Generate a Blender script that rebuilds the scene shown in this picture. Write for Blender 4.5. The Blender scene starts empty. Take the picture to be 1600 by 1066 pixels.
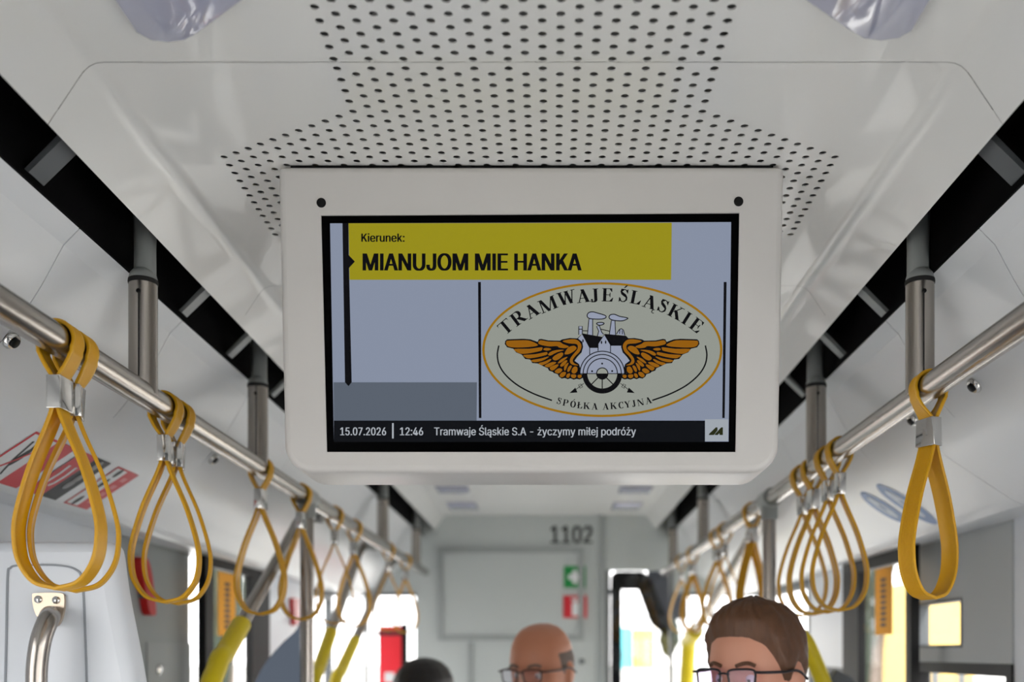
import bpy, bmesh, math, random
from mathutils import Vector, Matrix, noise
from mathutils.geometry import tessellate_polygon
random.seed(7)
S = bpy.context.scene
COL = S.collection

# ------------------------------------------------------------------ camera, sky, exposure
F = 1555.6                       # focal length in pixels of the 1600 px frame (35 mm lens)
CX, CY = 861.0, 1018.0           # where the tram's long axis meets the frame
H0 = 1.62                        # camera height above the floor
CAM = Vector((0.0305, 0.0, H0))
cd = bpy.data.cameras.new('camera')
cam = bpy.data.objects.new('camera', cd)
COL.objects.link(cam)
cam.location = CAM
cam.rotation_euler = (math.pi/2, 0, 0)
cd.lens = 35.0
cd.sensor_width = 36.0
cd.shift_x = (800-CX)/1600
cd.shift_y = (CY-533)/1600
cd.clip_start = 0.02
cd.dof.use_dof = True
cd.dof.focus_distance = 1.43
cd.dof.aperture_fstop = 2.8
S.camera = cam

W = bpy.data.worlds.new('sky')
S.world = W
W.use_nodes = True
nt = W.node_tree
nt.nodes.clear()
bg = nt.nodes.new('ShaderNodeBackground')
out = nt.nodes.new('ShaderNodeOutputWorld')
tc = nt.nodes.new('ShaderNodeTexCoord')
sep = nt.nodes.new('ShaderNodeSeparateXYZ')
ramp = nt.nodes.new('ShaderNodeValToRGB')
nt.links.new(tc.outputs['Generated'], sep.inputs[0])
nt.links.new(sep.outputs[2], ramp.inputs[0])
ramp.color_ramp.elements[0].position = 0.0
ramp.color_ramp.elements[0].color = (1.0, 0.985, 0.98, 1)
ramp.color_ramp.elements[1].position = 0.6
ramp.color_ramp.elements[1].color = (0.95, 0.965, 1.0, 1)
nt.links.new(ramp.outputs[0], bg.inputs[0])
bg.inputs[1].default_value = 3.2
nt.links.new(bg.outputs[0], out.inputs[0])

sd = bpy.data.lights.new('sun', 'SUN')
sd.energy = 3.4
sd.angle = 0.2
sd.color = (1.0, 0.97, 0.94)
sun = bpy.data.objects.new('sun', sd)
COL.objects.link(sun)
sun.rotation_euler = (math.radians(38), math.radians(25), 0)

S.view_settings.view_transform = 'Standard'
S.view_settings.look = 'None'
S.view_settings.exposure = 0.78
S.view_settings.gamma = 1.0
S.view_settings.use_curve_mapping = False
S.cycles.use_denoising = True
S.cycles.max_bounces = 12
S.cycles.diffuse_bounces = 8
S.cycles.sample_clamp_indirect = 8.0
S.cycles.caustics_reflective = False

# ------------------------------------------------------------------ helpers
def lin(c):
    return tuple(((v/255)/12.92 if v/255 <= 0.04045 else ((v/255+0.055)/1.055)**2.4) for v in c) + (1.0,)

def px(x, y, Y):
    """the point at distance Y seen at photo pixel x, y"""
    return Vector((CAM.x + (x-CX)*Y/F, Y, H0 + (CY-y)*Y/F))

MATS = {}
def mat(name, rgb, rough=0.5, metal=0.0, spec=0.5, emit=None, estr=1.0, noisy=0.0, nscale=8.0, coat=0.0, aniso=None, bump=0.0):
    if name in MATS:
        return MATS[name]
    m = bpy.data.materials.new(name)
    m.use_nodes = True
    n = m.node_tree
    b = n.nodes['Principled BSDF']
    b.inputs['Base Color'].default_value = lin(rgb)
    b.inputs['Roughness'].default_value = rough
    b.inputs['Metallic'].default_value = metal
    b.inputs['Specular IOR Level'].default_value = spec
    b.inputs['Coat Weight'].default_value = coat
    if emit:
        b.inputs['Emission Color'].default_value = lin(emit)
        b.inputs['Emission Strength'].default_value = estr
    if noisy or bump:
        t = n.nodes.new('ShaderNodeTexCoord')
        mp = n.nodes.new('ShaderNodeMapping')
        n.links.new(t.outputs['Object'], mp.inputs[0])
        if aniso:
            mp.inputs['Scale'].default_value = aniso
        x = n.nodes.new('ShaderNodeTexNoise')
        x.inputs['Scale'].default_value = nscale
        x.inputs['Detail'].default_value = 4
        n.links.new(mp.outputs[0], x.inputs['Vector'])
        if noisy:
            mx = n.nodes.new('ShaderNodeMix')
            mx.data_type = 'RGBA'
            c = lin(rgb)
            mx.inputs[6].default_value = tuple(v*(1-noisy) for v in c[:3]) + (1,)
            mx.inputs[7].default_value = tuple(min(1, v*(1+noisy)) for v in c[:3]) + (1,)
            n.links.new(x.outputs[0], mx.inputs[0])
            n.links.new(mx.outputs[2], b.inputs['Base Color'])
        if bump:
            bp = n.nodes.new('ShaderNodeBump')
            bp.inputs['Strength'].default_value = bump
            bp.inputs['Distance'].default_value = 0.002
            n.links.new(x.outputs[0], bp.inputs['Height'])
            n.links.new(bp.outputs[0], b.inputs['Normal'])
    MATS[name] = m
    return m

def thin_paper(name, rgb):
    if name not in MATS:
        m = mat(name, rgb, 0.6, noisy=0.02)
        n = m.node_tree
        t = n.nodes.new('ShaderNodeBsdfTranslucent'); t.inputs[0].default_value = lin(rgb)
        mx = n.nodes.new('ShaderNodeMixShader'); mx.inputs[0].default_value = 0.5
        o = n.nodes['Material Output']
        n.links.new(n.nodes['Principled BSDF'].outputs[0], mx.inputs[1]); n.links.new(t.outputs[0], mx.inputs[2])
        n.links.new(mx.outputs[0], o.inputs[0])
    return MATS[name]

def glass(name, tint=(1, 1, 1), refl=0.08, rough=0.02):
    if name in MATS:
        return MATS[name]
    m = bpy.data.materials.new(name)
    m.use_nodes = True
    n = m.node_tree
    n.nodes.clear()
    o = n.nodes.new('ShaderNodeOutputMaterial')
    t = n.nodes.new('ShaderNodeBsdfTransparent')
    t.inputs[0].default_value = tuple(tint) + (1,)
    g = n.nodes.new('ShaderNodeBsdfGlossy')
    g.inputs['Roughness'].default_value = rough
    mx = n.nodes.new('ShaderNodeMixShader')
    mx.inputs[0].default_value = refl
    n.links.new(t.outputs[0], mx.inputs[1])
    n.links.new(g.outputs[0], mx.inputs[2])
    n.links.new(mx.outputs[0], o.inputs[0])
    MATS[name] = m
    return m

M_CEIL = mat('ceiling_plastic', (226, 226, 224), 0.30, noisy=0.01, nscale=3, coat=0.25)
M_BULGE = mat('cover_plastic', (224, 227, 230), 0.33, noisy=0.012, nscale=3, coat=0.1)
M_WHITE = mat('white_laminate', (228, 232, 238), 0.38, noisy=0.01)
M_HOUSE = mat('monitor_shell', (210, 207, 204), 0.38, noisy=0.008, nscale=20)
M_GREY = mat('grey_laminate', (150, 156, 156), 0.5, noisy=0.015)
M_GREYL = mat('light_grey_laminate', (182, 186, 187), 0.5, noisy=0.015)
M_GREYD = mat('dark_grey_plastic', (88, 92, 95), 0.5, noisy=0.02)
M_BLACK = mat('black_plastic', (10, 10, 11), 0.5, spec=0.25, noisy=0.05)
M_VOID = mat('black_void', (6, 6, 7), 0.9, spec=0.1, noisy=0.05)
M_RUB = mat('black_rubber', (16, 16, 17), 0.7, noisy=0.05)
M_STEEL = mat('brushed_steel', (176, 170, 164), 0.24, 1.0, noisy=0.08, nscale=6, aniso=(40, 1, 40), bump=0.02)
M_STEELV = mat('brushed_steel_upright', (172, 165, 158), 0.26, 1.0, noisy=0.08, nscale=6, aniso=(40, 40, 1), bump=0.02)
M_CHROME = mat('chrome', (210, 208, 205), 0.1, 1.0, noisy=0.02)
M_CAP = mat('grey_painted_metal', (146, 150, 148), 0.35, noisy=0.02)
M_YEL = mat('yellow_strap_rubber', (208, 154, 4), 0.4, noisy=0.04, nscale=30)
M_SLV = mat('yellow_grip', (226, 202, 20), 0.42, noisy=0.02)
M_FLOOR = mat('floor_vinyl', (150, 149, 147), 0.6, noisy=0.2, nscale=60)
M_RED = mat('red_print', (206, 40, 52), 0.4, noisy=0.02)
M_REDH = mat('red_plastic', (196, 24, 22), 0.35, noisy=0.03)
M_INK = mat('black_print', (38, 38, 40), 0.45, noisy=0.02)
M_PAPER = mat('white_print', (226, 228, 230), 0.4, noisy=0.01)
M_BLUE = mat('blue_print', (48, 104, 168), 0.4, noisy=0.02)
M_GREEN = mat('green_print', (22, 140, 66), 0.4, noisy=0.02)
M_GLASS = glass('window_glass', (0.955, 0.955, 0.95), 0.06)
M_SEAM = mat('seam_shadow_gap', (150, 150, 150), 0.8, noisy=0.02)

class MB:
    """collects geometry for ONE mesh object (world coordinates)"""
    def __init__(s):
        s.v, s.f, s.m, s.sm = [], [], [], []
    def add(s, vs, fs, mi=0, smooth=False):
        b = len(s.v)
        s.v += [Vector(p) for p in vs]
        for f in fs:
            s.f.append([b+i for i in f]); s.m.append(mi); s.sm.append(smooth)
        return s
    def box(s, lo, hi, mi=0, bev=0.0):
        if bev > 0:
            bm = bmesh.new()
            bmesh.ops.create_cube(bm, size=1)
            c = (Vector(lo)+Vector(hi))/2; d = Vector(hi)-Vector(lo)
            for v in bm.verts:
                v.co = Vector((v.co.x*d.x, v.co.y*d.y, v.co.z*d.z)) + c
            bmesh.ops.bevel(bm, geom=bm.edges[:], offset=bev, segments=3, affect='EDGES', profile=0.5)
            return s.bm(bm, mi, True)
        (a, b, c), (d, e, f) = lo, hi
        vs = [(a,b,c),(d,b,c),(d,e,c),(a,e,c),(a,b,f),(d,b,f),(d,e,f),(a,e,f)]
        return s.add(vs, [(0,3,2,1),(4,5,6,7),(0,1,5,4),(1,2,6,5),(2,3,7,6),(3,0,4,7)], mi)
    def bm(s, bm, mi=0, smooth=False):
        bm.verts.index_update()
        s.add([v.co.copy() for v in bm.verts], [[v.index for v in f.verts] for f in bm.faces], mi, smooth)
        bm.free()
        return s
    def sweep(s, path, section, closed=False, mi=0, up=None, caps=True, smooth=True):
        """section: list of (a, b) in the local frame; path: Vectors"""
        path = [Vector(p) for p in path]
        n, k = len(path), len(section)
        prev = None
        rings = []
        for i, p in enumerate(path):
            if closed:
                t = path[(i+1) % n]-path[i-1]
            else:
                t = path[min(i+1, n-1)]-path[max(i-1, 0)]
            t.normalize()
            if up is not None:
                a = Vector(up)
                x = t.cross(a).normalized(); y = Vector(up)
            else:
                if prev is None:
                    r = Vector((0, 0, 1)) if abs(t.z) < 0.9 else Vector((0, 1, 0))
                    x = t.cross(r).normalized()
                else:
                    x = (prev - t*prev.dot(t)).normalized()
                prev = x
                y = x.cross(t)
            rings.append([p + x*q[0] + y*q[1] for q in section])
        vs = [v for r in rings for v in r]
        fs = []
        for i in range(n if closed else n-1):
            j = (i+1) % n
            for q in range(k):
                r = (q+1) % k
                fs.append((i*k+q, i*k+r, j*k+r, j*k+q))
        s.add(vs, fs, mi, smooth)
        if caps and not closed:
            s.add(rings[0], [list(range(k))], mi); s.add(rings[-1], [list(range(k))[::-1]], mi)
        return s
    def tube(s, path, r, seg=20, mi=0, closed=False, caps=True):
        return s.sweep(path, [(r*math.cos(2*math.pi*i/seg), r*math.sin(2*math.pi*i/seg)) for i in range(seg)], closed, mi, caps=caps)
    def lathe(s, base, axis, prof, seg=24, mi=0):
        """prof: (radius, height) along axis"""
        a = Vector(axis).normalized()
        r = Vector((0, 0, 1)) if abs(a.z) < 0.9 else Vector((1, 0, 0))
        x = a.cross(r).normalized(); y = a.cross(x)
        vs, fs = [], []
        for (rad, h) in prof:
            for i in range(seg):
                t = 2*math.pi*i/seg
                vs.append(Vector(base)+a*h+(x*math.cos(t)+y*math.sin(t))*rad)
        for j in range(len(prof)-1):
            for i in range(seg):
                k = (i+1) % seg
                fs.append((j*seg+i, j*seg+k, (j+1)*seg+k, (j+1)*seg+i))
        fs.append(list(range(seg))[::-1]); fs.append([(len(prof)-1)*seg+i for i in range(seg)])
        return s.add(vs, fs, mi, True)
    def ball(s, c, r, mi=0, seg=16, rings=10):
        c = Vector(c); r = Vector(r) if hasattr(r, '__len__') else Vector((r, r, r))
        bm = bmesh.new()
        bmesh.ops.create_uvsphere(bm, u_segments=seg, v_segments=rings, radius=1)
        for v in bm.verts:
            v.co = Vector((v.co.x*r.x, v.co.y*r.y, v.co.z*r.z)) + c
        return s.bm(bm, mi, True)
    def prism(s, pts, d, mi=0):
        """polygon pts (3D) pushed along d"""
        d = Vector(d); n = len(pts)
        pts = [Vector(p) for p in pts]
        tri = tessellate_polygon([pts])
        vs = pts + [p+d for p in pts]
        fs = [tuple(t) for t in tri] + [tuple(n+i for i in reversed(t)) for t in tri]
        fs += [(i, (i+1) % n, n+(i+1) % n, n+i) for i in range(n)]
        return s.add(vs, fs, mi)
    def flat(s, pts, mi=0):
        pts = [Vector(p) for p in pts]
        return s.add(pts, [tuple(t) for t in tessellate_polygon([pts])], mi)
    def build(s, name, mats, parent=None, recalc=True, autosmooth=40):
        me = bpy.data.meshes.new(name)
        off = parent.matrix_basis.translation.copy() if parent else Vector()
        if parent and parent.parent:
            off = off + parent.parent.matrix_basis.translation
        me.from_pydata([v-off for v in s.v], [], s.f)
        for m in (mats if isinstance(mats, (list, tuple)) else [mats]):
            me.materials.append(m)
        me.polygons.foreach_set('material_index', s.m)
        me.polygons.foreach_set('use_smooth', s.sm)
        me.update()
        if recalc:
            bm = bmesh.new(); bm.from_mesh(me)
            bmesh.ops.recalc_face_normals(bm, faces=bm.faces[:])
            bm.to_mesh(me); bm.free()
        if autosmooth:
            try:
                me.set_sharp_from_angle(angle=math.radians(autosmooth))
            except Exception:
                pass
        o = bpy.data.objects.new(name, me)
        COL.objects.link(o)
        if parent:
            o.parent = parent
        return o

def tag(o, label=None, cat=None, group=None, kind=None):
    if label: o['label'] = label
    if cat: o['category'] = cat
    if group: o['group'] = group
    if kind: o['kind'] = kind
    return o

def thing(name, loc, label, cat, group=None, rz=0.0):
    o = bpy.data.objects.new(name, None)
    o.empty_display_size = 0.05
    COL.objects.link(o)
    o.location = loc
    o.rotation_euler = (0, 0, rz)
    o.matrix_basis = Matrix.Translation(Vector(loc)) @ Matrix.Rotation(rz, 4, 'Z')
    return tag(o, label, cat, group)

def dup(root, loc, label, group=None, rz=None):
    r = root.copy(); COL.objects.link(r); r.location = loc
    if rz is not None: r.rotation_euler = (0, 0, rz)
    r['label'] = label
    if group: r['group'] = group
    for ch in list(root.children):
        c = ch.copy(); COL.objects.link(c); c.parent = r
        for g in list(ch.children):
            d = g.copy(); COL.objects.link(d); d.parent = c
    return r

def struct(o):
    o['kind'] = 'structure'
    return o

def smooth_path(pts, n=8, closed=False):
    """Catmull-Rom through pts"""
    pts = [Vector(p) for p in pts]
    N = len(pts); outp = []
    rng = N if closed else N-1
    for i in range(rng):
        p0 = pts[(i-1) % N] if closed or i > 0 else pts[0]*2-pts[1]
        p1 = pts[i]; p2 = pts[(i+1) % N]
        p3 = pts[(i+2) % N] if closed or i+2 < N else pts[-1]*2-pts[-2]
        for k in range(n):
            t = k/n
            outp.append(0.5*((2*p1)+(p2-p0)*t+(2*p0-5*p1+4*p2-p3)*t*t+(3*p1-p0-3*p2+p3)*t**3))
    if not closed: outp.append(pts[-1])
    return outp

# outlines of the plain capitals and small letters used on the display: advance, points, triangles (thousandths of an em)
FONT = {
 ' ': (188, '', ''),
 '-': (453, '337,244 337,188 114,188 114,244', '2 0 3 2 1 0'),
 '.': (188, '95,-4 83,-3 73,1 63,9 55,18 51,29 50,41 51,53 55,64 63,73 73,81 83,85 95,87 107,85 118,81 128,73 135,64 140,53 141,41 140,29 135,18 128,9 118,1 107,-3', '11 13 12 10 13 11 10 14 13 10 15 14 9 15 10 8 15 9 8 16 15 7 16 8 7 17 16 6 17 7 6 18 17 5 18 6 5 19 18 4 19 5 4 20 19 3 20 4 3 21 20 2 21 3 2 22 21 1 22 2 1 23 22 0 23 1'),
 '0': (453, '227,-7 191,-3 158,7 130,24 105,48 85,77 69,113 57,155 50,202 48,254 50,306 57,353 69,395 85,431 106,461 130,484 159,502 191,512 227,516 262,512 295,502 323,484 348,461 368,431 384,395 396,353 403,306 405,254 403,202 396,155 384,113 368,77 348,48 323,24 295,7 263,-3 227,50 250,52 271,60 290,74 306,92 320,116 330,144 338,176 342,213 344,254 342,295 338,332 330,365 320,393 306,416 290,435 271,449 250,457 227,460 203,457 182,449 163,435 147,416 134,393 123,365 115,332 111,295 109,254 111,213 115,176 123,144 134,116 147,92 163,74 182,60 203,52', '17 19 18 16 19 17 16 20 19 15 20 16 15 21 20 14 21 15 14 22 21 14 54 22 54 53 22 53 23 22 13 55 14 55 54 14 13 56 55 52 23 53 13 57 56 51 23 52 13 58 57 50 23 51 50 24 23 12 58 13 12 59 58 49 24 50 11 59 12 49 25 24 11 60 59 48 25 49 11 61 60 47 25 48 10 61 11 47 26 25 10 62 61 46 26 47 9 62 10 46 27 26 9 63 62 45 27 46 8 63 9 8 64 63 44 27 45 44 28 27 8 65 64 43 28 44 7 65 8 43 29 28 7 66 65 42 29 43 6 66 7 42 30 29 6 67 66 41 30 42 40 30 41 6 68 67 5 68 6 40 31 30 5 69 68 39 31 40 39 32 31 4 69 5 4 70 69 38 32 39 4 71 70 37 32 38 36 32 37 4 36 71 4 32 36 4 33 32 3 33 4 2 33 3 2 34 33 2 35 34 1 35 2 1 0 35'),
 '1': (453, '76,0 76,55 391,55 391,0 276,509 276,0 212,0 212,448 209,448 86,358 86,427 198,509', '10 4 11 10 8 4 8 7 4 7 5 4 10 9 8 6 5 7 0 2 1 0 3 2'),
 '2': (453, '64,0 64,47 234,229 252,248 268,266 282,282 294,298 303,312 311,327 316,341 319,356 320,371 319,389 315,405 308,419 298,431 287,441 273,449 258,455 241,458 224,460 205,458 188,454 172,447 159,438 148,427 139,413 132,398 128,381 127,362 66,362 68,391 75,418 86,442 102,464 121,482 143,496 168,507 196,513 225,516 254,513 281,507 306,497 328,482 346,465 361,445 372,423 379,398 381,372 380,354 377,336 371,318 363,299 351,280 336,259 317,235 294,209 267,180 153,60 153,57 389,57 389,0', '38 40 39 38 41 40 37 41 38 37 42 41 36 42 37 36 43 42 35 43 36 35 44 43 34 44 35 34 20 44 20 19 44 19 45 44 33 21 34 21 20 34 18 45 19 33 22 21 17 45 18 33 23 22 16 45 17 33 24 23 16 46 45 32 24 33 15 46 16 32 25 24 14 46 15 32 26 25 14 47 46 13 47 14 31 26 32 31 27 26 12 47 13 12 48 47 31 28 27 30 28 31 11 48 12 30 29 28 11 49 48 10 49 11 9 49 10 9 50 49 8 50 9 8 51 50 7 51 8 7 52 51 6 52 7 6 53 52 5 53 6 4 53 5 4 54 53 3 54 4 3 55 54 2 55 3 2 56 55 1 56 2 1 57 56 1 58 57 1 59 58 1 60 59 1 61 60 0 61 1'),
 '4': (453, '40,105 40,158 247,509 311,509 109,166 109,163 413,163 413,105 282,0 282,121 282,146 282,318 343,318 343,0', '1 3 2 1 4 3 10 12 11 10 13 12 1 5 4 1 6 5 1 10 6 10 7 6 0 10 1 0 9 10 13 7 10 0 8 9 8 7 0 8 13 7'),
 '5': (453, '221,-7 192,-5 165,1 140,11 118,25 99,41 83,60 71,82 63,105 60,130 122,130 125,115 130,102 138,89 148,78 160,68 173,60 188,54 204,51 221,50 241,51 259,56 276,64 291,75 304,89 314,104 322,122 326,141 328,162 326,183 321,203 314,221 303,237 290,251 275,262 257,270 238,275 218,277 201,276 184,273 167,268 152,262 139,255 128,246 67,253 96,509 366,509 366,452 151,452 134,301 136,301 148,311 162,318 178,325 194,330 212,333 229,334 252,332 274,328 294,321 313,311 330,299 345,285 358,269 370,251 379,231 386,210 390,187 391,163 388,132 381,102 369,76 352,52 332,32 309,15 282,3 253,-4', '44 48 45 48 46 45 48 47 46 44 49 48 55 57 56 54 57 55 54 58 57 53 58 54 53 59 58 52 59 53 52 60 59 51 60 52 51 61 60 50 61 51 44 50 49 44 61 50 44 39 61 39 38 61 38 62 61 38 37 62 37 63 62 36 63 37 35 63 36 44 40 39 34 63 35 34 64 63 44 41 40 44 42 41 33 64 34 44 43 42 33 65 64 32 65 33 31 65 32 31 66 65 30 66 31 30 67 66 29 67 30 29 68 67 28 68 29 28 69 68 27 69 28 26 69 27 26 70 69 8 10 9 8 11 10 25 70 26 8 12 11 7 12 8 24 70 25 24 71 70 7 13 12 7 14 13 23 71 24 6 14 7 6 15 14 23 72 71 22 72 23 6 16 15 21 72 22 6 17 16 5 17 6 20 72 21 5 18 17 20 73 72 19 73 20 5 19 18 5 73 19 4 73 5 4 74 73 3 74 4 3 75 74 2 75 3 2 76 75 1 76 2 1 0 76'),
 '6': (453, '226,-7 196,-4 168,3 142,15 119,31 100,51 84,74 73,101 66,130 64,162 65,187 71,212 80,239 93,268 112,302 137,340 252,509 322,509 151,261 145,261 151,270 157,279 165,288 174,295 184,302 196,307 208,311 221,313 235,314 265,312 291,305 316,295 337,280 355,262 370,240 380,215 387,187 389,157 387,127 379,98 368,73 352,50 333,30 310,14 284,3 257,-4 226,48 245,50 263,55 279,63 293,73 304,86 314,101 322,119 326,137 327,157 326,178 322,196 314,213 304,228 293,241 279,251 263,259 245,264 226,265 207,264 190,259 174,252 160,241 148,229 138,214 131,197 126,179 125,158 126,138 131,119 138,102 148,86 160,73 174,63 190,55 207,50', '15 17 16 15 23 17 23 18 17 14 23 15 27 29 28 26 29 27 26 30 29 25 30 26 24 30 25 24 31 30 13 23 14 23 31 24 13 22 23 18 31 23 18 32 31 13 21 22 18 64 32 64 33 32 13 20 21 13 19 20 12 19 13 18 65 64 63 33 64 18 66 65 62 33 63 62 34 33 12 18 19 12 66 18 12 67 66 61 34 62 12 68 67 60 34 61 12 69 68 59 34 60 59 35 34 11 69 12 11 70 69 58 35 59 58 36 35 11 71 70 57 36 58 10 71 11 10 72 71 56 36 57 56 37 36 9 72 10 9 73 72 55 37 56 8 73 9 8 74 73 54 37 55 54 38 37 8 75 74 53 38 54 7 75 8 53 39 38 7 76 75 52 39 53 7 77 76 51 39 52 6 77 7 51 40 39 6 78 77 50 40 51 5 78 6 5 79 78 49 40 50 49 41 40 5 80 79 48 41 49 5 81 80 47 41 48 4 81 5 4 46 81 46 41 47 46 42 41 4 42 46 3 42 4 3 43 42 2 43 3 2 44 43 1 44 2 1 45 44 0 45 1'),
 '7': (453, '97,0 323,448 323,452 62,452 62,509 391,509 391,449 165,0', '3 5 4 3 2 5 2 6 5 1 6 2 1 7 6 0 7 1'),
 ':': (188, '95,271 83,272 73,277 63,284 55,294 51,304 50,316 51,328 55,339 63,349 73,356 83,360 95,362 107,360 118,356 128,349 135,339 140,328 141,316 140,304 135,294 128,284 118,277 107,272 95,-4 83,-3 73,1 63,9 55,18 51,29 50,41 51,53 55,64 63,73 73,81 83,85 95,87 107,85 118,81 128,73 135,64 140,53 141,41 140,29 135,18 128,9 118,1 107,-3', '35 37 36 34 37 35 34 38 37 34 39 38 33 39 34 32 39 33 32 40 39 31 40 32 31 41 40 30 41 31 30 42 41 29 42 30 29 43 42 28 43 29 28 44 43 27 44 28 27 45 44 26 45 27 26 46 45 25 46 26 25 47 46 24 47 25 11 13 12 11 14 13 10 14 11 10 15 14 9 15 10 8 15 9 8 16 15 7 16 8 7 17 16 6 17 7 6 18 17 5 18 6 5 19 18 5 20 19 4 20 5 3 20 4 3 21 20 2 21 3 2 22 21 2 23 22 1 23 2 1 0 23'),
 'A': (480, '16,0 201,509 276,509 463,0 395,0 287,302 280,323 272,346 264,372 255,402 244,438 232,478 245,478 233,437 222,402 213,371 204,345 197,322 191,302 85,0 110,142 110,199 370,199 370,142', '0 11 1 11 2 1 11 12 2 12 3 2 0 21 11 21 13 11 13 10 11 13 10 12 10 22 12 22 3 12 9 22 10 21 14 13 8 22 9 21 15 14 7 22 8 21 16 15 6 22 7 21 17 16 5 22 6 21 18 17 21 20 18 20 19 18 4 23 5 23 22 5 0 20 21 20 22 21 20 23 22 23 3 22 0 19 20 4 3 23'),
 'E': (419, '60,0 60,509 372,509 372,452 125,452 125,286 355,286 355,229 125,229 125,57 375,57 375,0', '0 4 1 4 2 1 4 3 2 0 5 4 0 8 5 8 6 5 8 7 6 0 9 8 0 10 9 0 11 10'),
 'H': (517, '60,0 60,509 125,509 125,289 392,289 392,509 457,509 457,0 392,0 392,232 125,232 125,0', '0 2 1 0 3 2 4 6 5 4 7 6 0 10 3 10 4 3 10 9 4 9 7 4 0 11 10 8 7 9'),
 'I': (196, '67,0 130,0 130,509 67,509', '0 1 2 0 2 3'),
 'J': (396, '185,-7 143,-2 106,11 75,33 52,63 38,100 33,145 33,173 98,173 98,145 100,117 108,93 122,74 139,61 160,53 185,50 209,53 230,61 248,74 261,93 269,117 272,145 272,509 336,509 336,145 332,100 318,63 294,33 263,11 227,-2', '21 23 22 21 24 23 6 8 7 6 9 8 5 9 6 5 10 9 20 24 21 20 25 24 5 11 10 19 25 20 4 11 5 19 26 25 18 26 19 4 12 11 4 13 12 17 26 18 17 27 26 3 13 4 3 14 13 16 27 17 3 15 14 15 27 16 3 27 15 2 27 3 2 28 27 1 28 2 1 29 28 0 29 1'),
 'K': (467, '66,0 128,0 128,509 66,509 128,150 128,232 352,509 430,509 198,262 246,318 360,0 438,0', '0 1 2 0 2 3 4 6 5 4 7 6 8 10 11 8 11 9'),
 'M': (628, '60,0 60,509 152,509 277,187 280,179 284,170 287,159 291,147 295,135 299,123 303,110 307,97 311,84 315,71 319,60 322,49 307,49 311,59 314,71 318,83 322,95 326,108 330,121 334,134 338,146 342,158 346,169 349,179 352,187 476,509 568,509 568,0 504,0 504,291 504,302 504,314 504,327 505,340 505,354 505,369 505,383 506,398 506,413 506,428 507,443 507,457 513,457 508,441 503,425 498,409 492,393 487,378 482,363 477,348 472,335 467,322 463,310 459,300 456,291 342,0 286,0 170,291 167,300 163,310 159,321 155,333 150,347 145,361 140,376 134,392 129,408 124,424 118,441 112,457 119,457 119,444 120,430 120,416 120,401 121,386 121,372 121,357 121,342 122,328 122,315 122,302 122,291 122,0', '0 73 1 73 2 1 73 74 2 74 3 2 28 45 29 45 30 29 45 46 30 46 31 30 0 72 73 75 3 74 28 44 45 47 31 46 76 3 75 28 48 44 48 43 44 48 43 47 43 31 47 0 76 72 76 71 72 0 77 76 71 3 76 42 31 43 28 49 48 70 3 71 0 78 77 41 31 42 28 50 49 69 3 70 0 79 78 40 31 41 28 51 50 68 3 69 0 80 79 39 31 40 28 52 51 67 3 68 0 81 80 38 31 39 28 53 52 66 3 67 0 82 81 37 31 38 28 54 53 65 3 66 0 83 82 36 31 37 28 55 54 64 3 65 0 84 83 35 31 36 28 56 55 63 3 64 0 85 84 34 31 35 28 57 56 62 3 63 0 86 85 33 31 34 28 58 57 61 3 62 0 87 86 60 3 61 28 59 58 32 31 33 60 4 3 27 59 28 60 5 4 26 59 27 60 6 5 25 59 26 60 7 6 24 59 25 60 8 7 23 59 24 60 9 8 22 59 23 60 10 9 21 59 22 60 11 10 20 59 21 60 12 11 19 59 20 60 18 12 18 13 12 18 13 19 13 59 19 14 59 13 60 17 18 15 59 14 60 16 17 60 15 16 60 59 15'),
 'N': (523, '60,0 60,509 136,509 343,183 349,174 355,163 363,151 371,137 379,122 388,107 396,90 405,73 414,55 405,54 403,72 402,90 401,108 400,126 399,142 399,157 399,171 399,184 399,195 399,509 463,509 463,0 387,0 202,290 194,303 186,317 177,331 168,346 159,363 148,381 136,402 123,425 108,452 119,454 120,429 121,406 122,384 123,363 124,345 124,328 125,313 125,301 125,291 125,0', '0 36 1 36 2 1 36 37 2 37 3 2 22 24 23 22 25 24 38 3 37 0 38 36 38 35 36 0 39 38 35 3 38 34 3 35 0 40 39 33 3 34 0 41 40 32 3 33 0 42 41 31 3 32 30 3 31 0 43 42 29 3 30 0 44 43 28 3 29 0 45 44 27 3 28 0 46 45 0 47 46 26 3 27 21 25 22 20 25 21 26 4 3 26 5 4 19 25 20 26 6 5 18 25 19 26 7 6 17 25 18 26 8 7 16 25 17 26 9 8 15 25 16 26 10 9 14 11 15 11 25 15 26 14 10 14 11 10 12 25 11 26 13 14 13 25 12 26 25 13'),
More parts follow.
